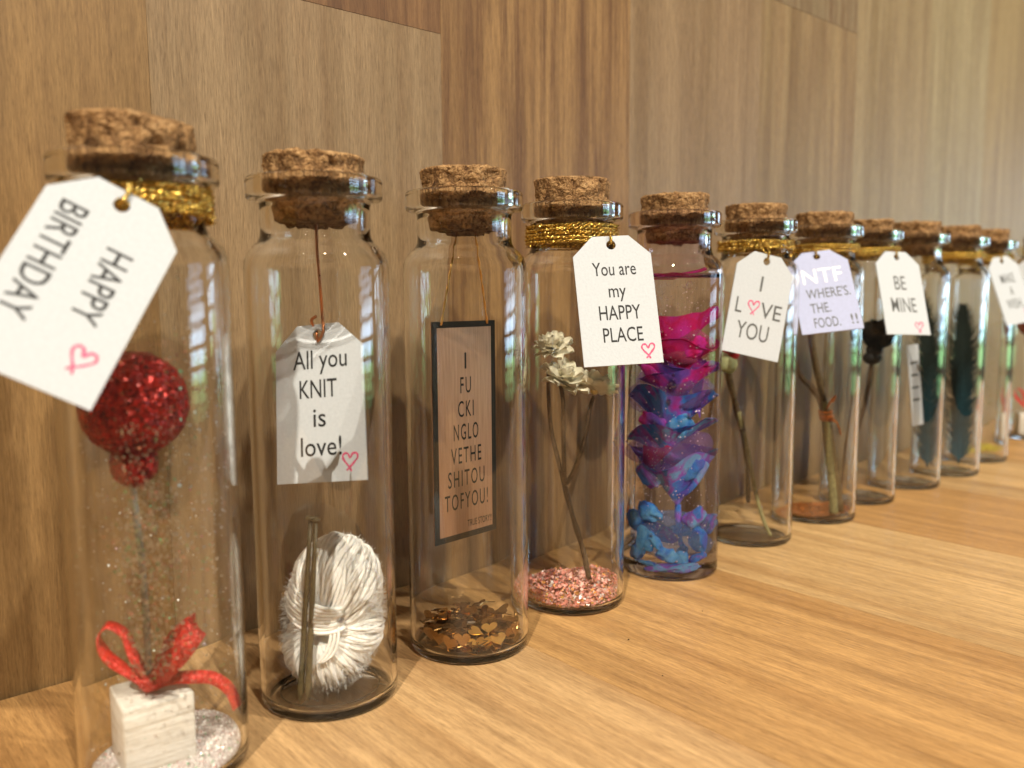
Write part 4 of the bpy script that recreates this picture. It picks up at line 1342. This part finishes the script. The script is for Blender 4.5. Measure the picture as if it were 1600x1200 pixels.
blob((7.0, -6.8, 70.0), 4.4, 2.2, 2.4, 46, 'sw_pink', (0, -0.4, 0))
blob((-5.5, -7.0, 46.5), 5.5, 2.6, 3.0, 35, 'sw_magenta', (0, 0.4, 0))
blob((6.5, -7.0, 32.5), 5.0, 2.6, 3.2, 36, 'sw_blue', (0, -0.5, 0))
blob((3.0, -8.5, 46.0), 4.5, 2.0, 3.2, 37, 'sw_blue', (0, -0.3, 0))
for (x, z, r) in ((-0.1, 58.6, 1.75), (6.3, 49.2, 1.25), (-4.7, 29.6, 0.9), (1.4, 23.4, 0.85), (-1.2, 53.6, 0.9), (-9.6, 50.4, 0.7), (-1.4, 27.6, 0.65), (-6.6, 11.8, 0.7), (5.4, 88.6, 1.3), (0.4, 62.0, 0.8), (8.6, 70.2, 0.7), (-2.0, 84.4, 0.5), (1.6, 82.0, 0.55), (-3.6, 75.0, 0.6)):
    yy = -math.sqrt(max(4, (13.2 - r) ** 2 - x * x)) + 0.2
    obj('bubble', sphere((x, yy, z - 0.1), r, 18, 12), M['bubble'], gel)
bb = []
for k in range(900):
    r = 13.0 * math.sqrt(uni(0.15, 1)); a = rnd() * 2 * PI
    x, y_ = r * math.cos(a), r * math.sin(a)
    if y_ > 6 and rnd() < 0.6: y_ = -y_
    z = rnd() ** 0.8 * 88 + 1
    if k < 420: z = random.choice((17, 45, 8, 5)) + random.gauss(0, 3.2); z = max(1, z)
    if k < 160: x, y_ = uni(-11, -2), -uni(3, 9)
    bb.append(sphere((x, y_, z), uni(0.12, 0.34), 8, 6))
spk = []
for k in range(700):
    r = 13.0 * math.sqrt(uni(0.3, 1)); a = rnd() * 2 * PI
    y_ = r * math.sin(a)
    if y_ > 0 and rnd() < 0.7: y_ = -y_
    spk.append(flake((r * math.cos(a), y_, 1 + 88 * rnd()), (uni(-1, 1), -1, uni(-1, 1)), uni(0.10, 0.26), 5, rnd() * 6))
o = obj('glitter_specks', join(*spk), M['speck_rosy'], gel, False); o['kind'] = 'stuff'
o = obj('small_bubbles', join(*bb), M['bubble'], gel); o['kind'] = 'stuff'

# ------------------------------------------------------------------ bottles 6 to 8: roses and stems
def rose_head(parent, c, size, mat, core, key, tilt=(0, 0, 0)):
    W2 = [(3, 84, 4.2, 4.6, -0.02), (4, 74, 4.8, 5.2, 0.0), (5, 60, 5.4, 5.6, 0.06), (5, 42, 5.6, 5.6, 0.2)]
    return bloom(parent, c, tilt, size, W2, key, mat, core, 1.6)
loc6, rz6 = inside(5)
r6 = thing('dried_rose', 'small red rose with pale green sepals behind the love tag', 'rose', loc6, rz6)
rose_head(r6, (-6.2, 0, 63.5), 1.25, M['rose_red'], M['rose_red'], 'r', (0.1, -0.25, 0))
cal = sphere((-8.2, 0, 60.8), 3.0, 18, 12, (1.05, 1, 1.15), lambda p: 1 + 0.15 * noise3(p, 2, 5))
obj('calyx', cal, M['calyx'], r6)
obj('stem', tube(catmull([(-8.4, 0, 58.6), (-6.4, 0, 50), (-3.6, 0.2, 40), (-1.7, 0.4, 32), (-0.6, 0.6, 20), (-0.2, 1, 11.0)], 7), lambda t: 1.25 - 0.45 * t + 0.14 * math.sin(t * 23), 10), M['twig'], r6)
obj('stem', tube(catmull([(-4.2, -0.8, 44), (-1.2, -1.0, 32), (2.0, -1.6, 16.5), (5.0, -4, 6.5), (7.6, -6.4, 1.2)], 7), lambda t: 0.9 - 0.25 * t, 8), M['green_stem'], r6)
obj('thorn', sphere((-2.8, -1.0, 37.6), 1.0, 10, 8, (1.2, 0.8, 0.8)), M['twig'], r6)
loc7, rz7 = inside(6)
s7 = thing('stem_bundle', 'brown dried stems tied with copper wire under the lilac tag', 'stems', loc7, rz7)
obj('stem', tube(catmull([(-3.4, 0, 80), (-3.2, 0, 68.5), (-1.6, 0, 59), (0.6, 0, 49.8), (5.4, -0.6, 28), (9.3, -1, 1.4)], 7), lambda t: 1.15 + 0.35 * t, 9), M['twig'], s7)
obj('stem', tube(catmull([(-9.0, 1, 62), (-7, 0.6, 53.8), (-2.5, 0.3, 49), (1.6, 0, 42), (4.2, 0.6, 26), (7.4, 1, 1.0)], 7), lambda t: 0.8 + 0.9 * t, 9), M['stem'], s7)
obj('stem', tube(catmull([(2.4, -0.9, 44), (3.4, -1.2, 36), (4.6, -1.6, 24), (6.4, -2.2, 8), (7.0, -2.6, 0.8)], 7), lambda t: 1.2 + 0.5 * t, 9), M['green_stem'], s7)
wr = []
for k in range(90):
    a = k * 0.5
    z = 36.2 + 0.045 * k
    cxx = 2.6 + (40.5 - z) * 0.22
    wr.append(Vector((cxx + 2.5 * math.cos(a), -0.2 + 2.5 * math.sin(a), z + 0.5 * math.sin(a * 0.37))))
obj('wire', join(tube(wr, 0.34, 6), tube(catmull([(4.6, -2, 38), (7.0, -2.4, 36), (8.6, -2.4, 31.5)], 6), 0.3, 6), tube(catmull([(3.0, -2, 41), (4.6, -2.6, 44.5), (6.2, -2.6, 46.5), (5.2, -2.4, 44)], 6), 0.3, 6)), M['copper_glit'], s7)
o = obj('copper_glitter', heap(13.1, lambda x, y_: 0.5 + 0.8 * abs(noise3((x, y_, 0), 0.5, 2)) + 1.6 * max(0, (math.hypot(x, y_) - 8) / 5) * max(0.2, x / 13 + 0.4)), M['copper_glit']); place(o, loc7, rz7)
tag(o, 'thin layer of copper glitter under the tied stems', 'glitter', None, 'stuff')
loc8, rz8 = inside(7)
r8 = thing('dried_rose', 'black dried rose beside the be mine tag', 'rose', loc8, rz8)
rose_head(r8, (4.4, 0, 60.5), 2.1, M['rose_black'], M['rose_black'], 'k', (0.15, 0.2, 0))
obj('calyx', sphere((4.0, 0, 58.5), 3.2, 14, 10, (1.2, 1.2, 0.9)), M['rose_black'], r8)
obj('stem', tube(catmull([(4.0, 0, 57), (2.0, 0.5, 40), (-2, 1, 20), (-4, 2, 1.0)], 6), 0.9, 8), M['stem'], r8)

# ------------------------------------------------------------------ bottles 9 and 10: feathers, hanging strip
def feather(i, label, path, width):
    loc, rz = inside(i)
    o = thing('feather', label, 'feather', loc, rz, 'dark teal feathers in bottles')
    P = catmull(path, 10)
    obj('shaft', tube(P, lambda t: 0.55 - 0.35 * t, 6), M['feather'], o)
    parts = []
    n = len(P)
    for k in range(330):
        t = 0.02 + 0.97 * k / 329
        q = t * (n - 1); j = min(n - 2, int(q)); p = P[j].lerp(P[j + 1], q - j)
        d = (P[j + 1] - P[j]).normalized()
        wd_ = width * (math.sin(PI * min(1, 0.18 + 0.82 * t)) ** 0.6) * uni(0.62, 1.1) * (0.86 + 0.3 * noise.noise(Vector((k * 0.11, i, 0))))
        for s in (-1, 1):
            side = Vector((s, 0.35 * s * math.sin(3 * t), 0))
            a = p + side * 0.2
            b = p + side * wd_ * 0.55 + d * wd_ * 0.5 + Vector((0, uni(-0.8, 0.8) - 0.6, 0))
            c = p + side * wd_ + d * wd_ * 1.25 + Vector((0, uni(-1.5, 1.5) - 1.2, 0))
            for pt in (a, b, c):
                r = math.hypot(pt.x, pt.y)
                if r > 13.1: pt.x *= 13.1 / r; pt.y *= 13.1 / r
            nn = Vector((0, 0, uni(0.12, 0.26)))
            parts.append(([tuple(a - nn), tuple(b - nn), tuple(c), tuple(b + nn), tuple(a + nn)], [(0, 1, 3, 4), (1, 2, 3)]))
    v = obj('vane', join(*parts), M['feather'], o); v['kind'] = 'stuff'
    return o
feather(8, 'dark greenish feather in the bottle with the small strip', [(9.5, 2, 7), (9.2, 1, 25), (8.6, 0, 50), (6.6, 0, 70), (3.0, 1, 88)], 9.0)
feather(9, 'dark feather with teal base in the second feather bottle', [(6.0, 2, 3), (6.0, 1, 25), (5.6, 0, 45), (5.4, 0, 62), (4.4, 1, 80)], 12.0)
loc9, rz9 = inside(8)
st = thing('paper_strip', 'narrow white strip with grey lines hanging beside the feather', 'tag', (loc9[0], loc9[1], 64), rz9)
m_ = Matrix.Translation((3.0, -7.0, -18)) @ Matrix.Rotation(math.radians(-6), 4, 'Y') @ Matrix.Rotation(math.radians(52), 4, 'Z')
def on_strip(vf): return xf(vf, m_)
obj('strip', on_strip(box(-3.6, 3.6, 0, 0.4, -18, 18, 0.1)), M['paper'], st, smooth=False)
obj('mark', on_strip(join(*[box(-2.2, 2.2, -0.04, 0.1, z - 0.55, z + 0.55) for z in (10, 4.5, -1, -6.5)])), M['grey_ink'], st, smooth=False)
obj('thread', tube(catmull([(0.2, 0, 38), (0.0, -1, 20), (1.4, -6, 6), (3.9, -7, -0.2)], 6), 0.16, 5), M['stem'], st)

# ------------------------------------------------------------------ bottle 11: gold glitter
loc11, rz11 = inside(10)
o = obj('gold_glitter', heap(13.1, lambda x, y_: 5.0 + 0.8 * noise3((x, y_, 0), 0.4, 8)), M['gold_glit']); place(o, loc11, rz11)
tag(o, 'dull gold glitter on the floor of the wish bottle', 'glitter', None, 'stuff')
sets = {'gold_glit': [], 'speck_green': []}
for k in range(1100):
    x = uni(-13, 13.2)
    y_ = -math.sqrt(max(0, 13.6 ** 2 - x * x)) * (1 if rnd() < 0.7 else -1)
    sets['gold_glit' if rnd() < 0.7 else 'speck_green'].append(flake((x, y_, 3 + 85 * rnd() ** 1.6), (x + uni(-5, 5), y_, uni(-6, 6)), uni(0.12, 0.3), 5, rnd() * 6))
vf, mats, fm = multi(list(sets.items()))
o = obj('glitter_specks', vf, None, None, False, mats=mats, fmat=fm); place(o, loc11, rz11)
tag(o, 'gold glitter specks on the glass of the wish bottle', 'glitter', None, 'stuff')

# ------------------------------------------------------------------ crumbs on the shelf
for (x, y_, r, lab) in ((157.2, 134.0, 0.25, 'largest dark crumb on the shelf in front of the gel bottle'), (187.0, 132.9, 0.16, 'tiny dark crumb on the shelf to the right of the gel bottle'), (147.7, 115.6, 0.16, 'tiny dark crumb nearest the camera on the open shelf')):
    o = obj('crumb', sphere((0, 0, r * 0.5), r, 10, 8, (1.2, 0.9, 0.6), lambda p: 1 + 0.3 * noise3(p, 2, x)), M['stem']); place(o, (x, y_, 0))
    tag(o, lab, 'crumb')

# light that reaches things through the bottle glass
for ob in bpy.data.objects:
    if ob.type == 'MESH':
        if not ob.name.startswith(('glass', 'pane', 'mullion', 'glazing')): ob.cycles.is_caustics_receiver = True
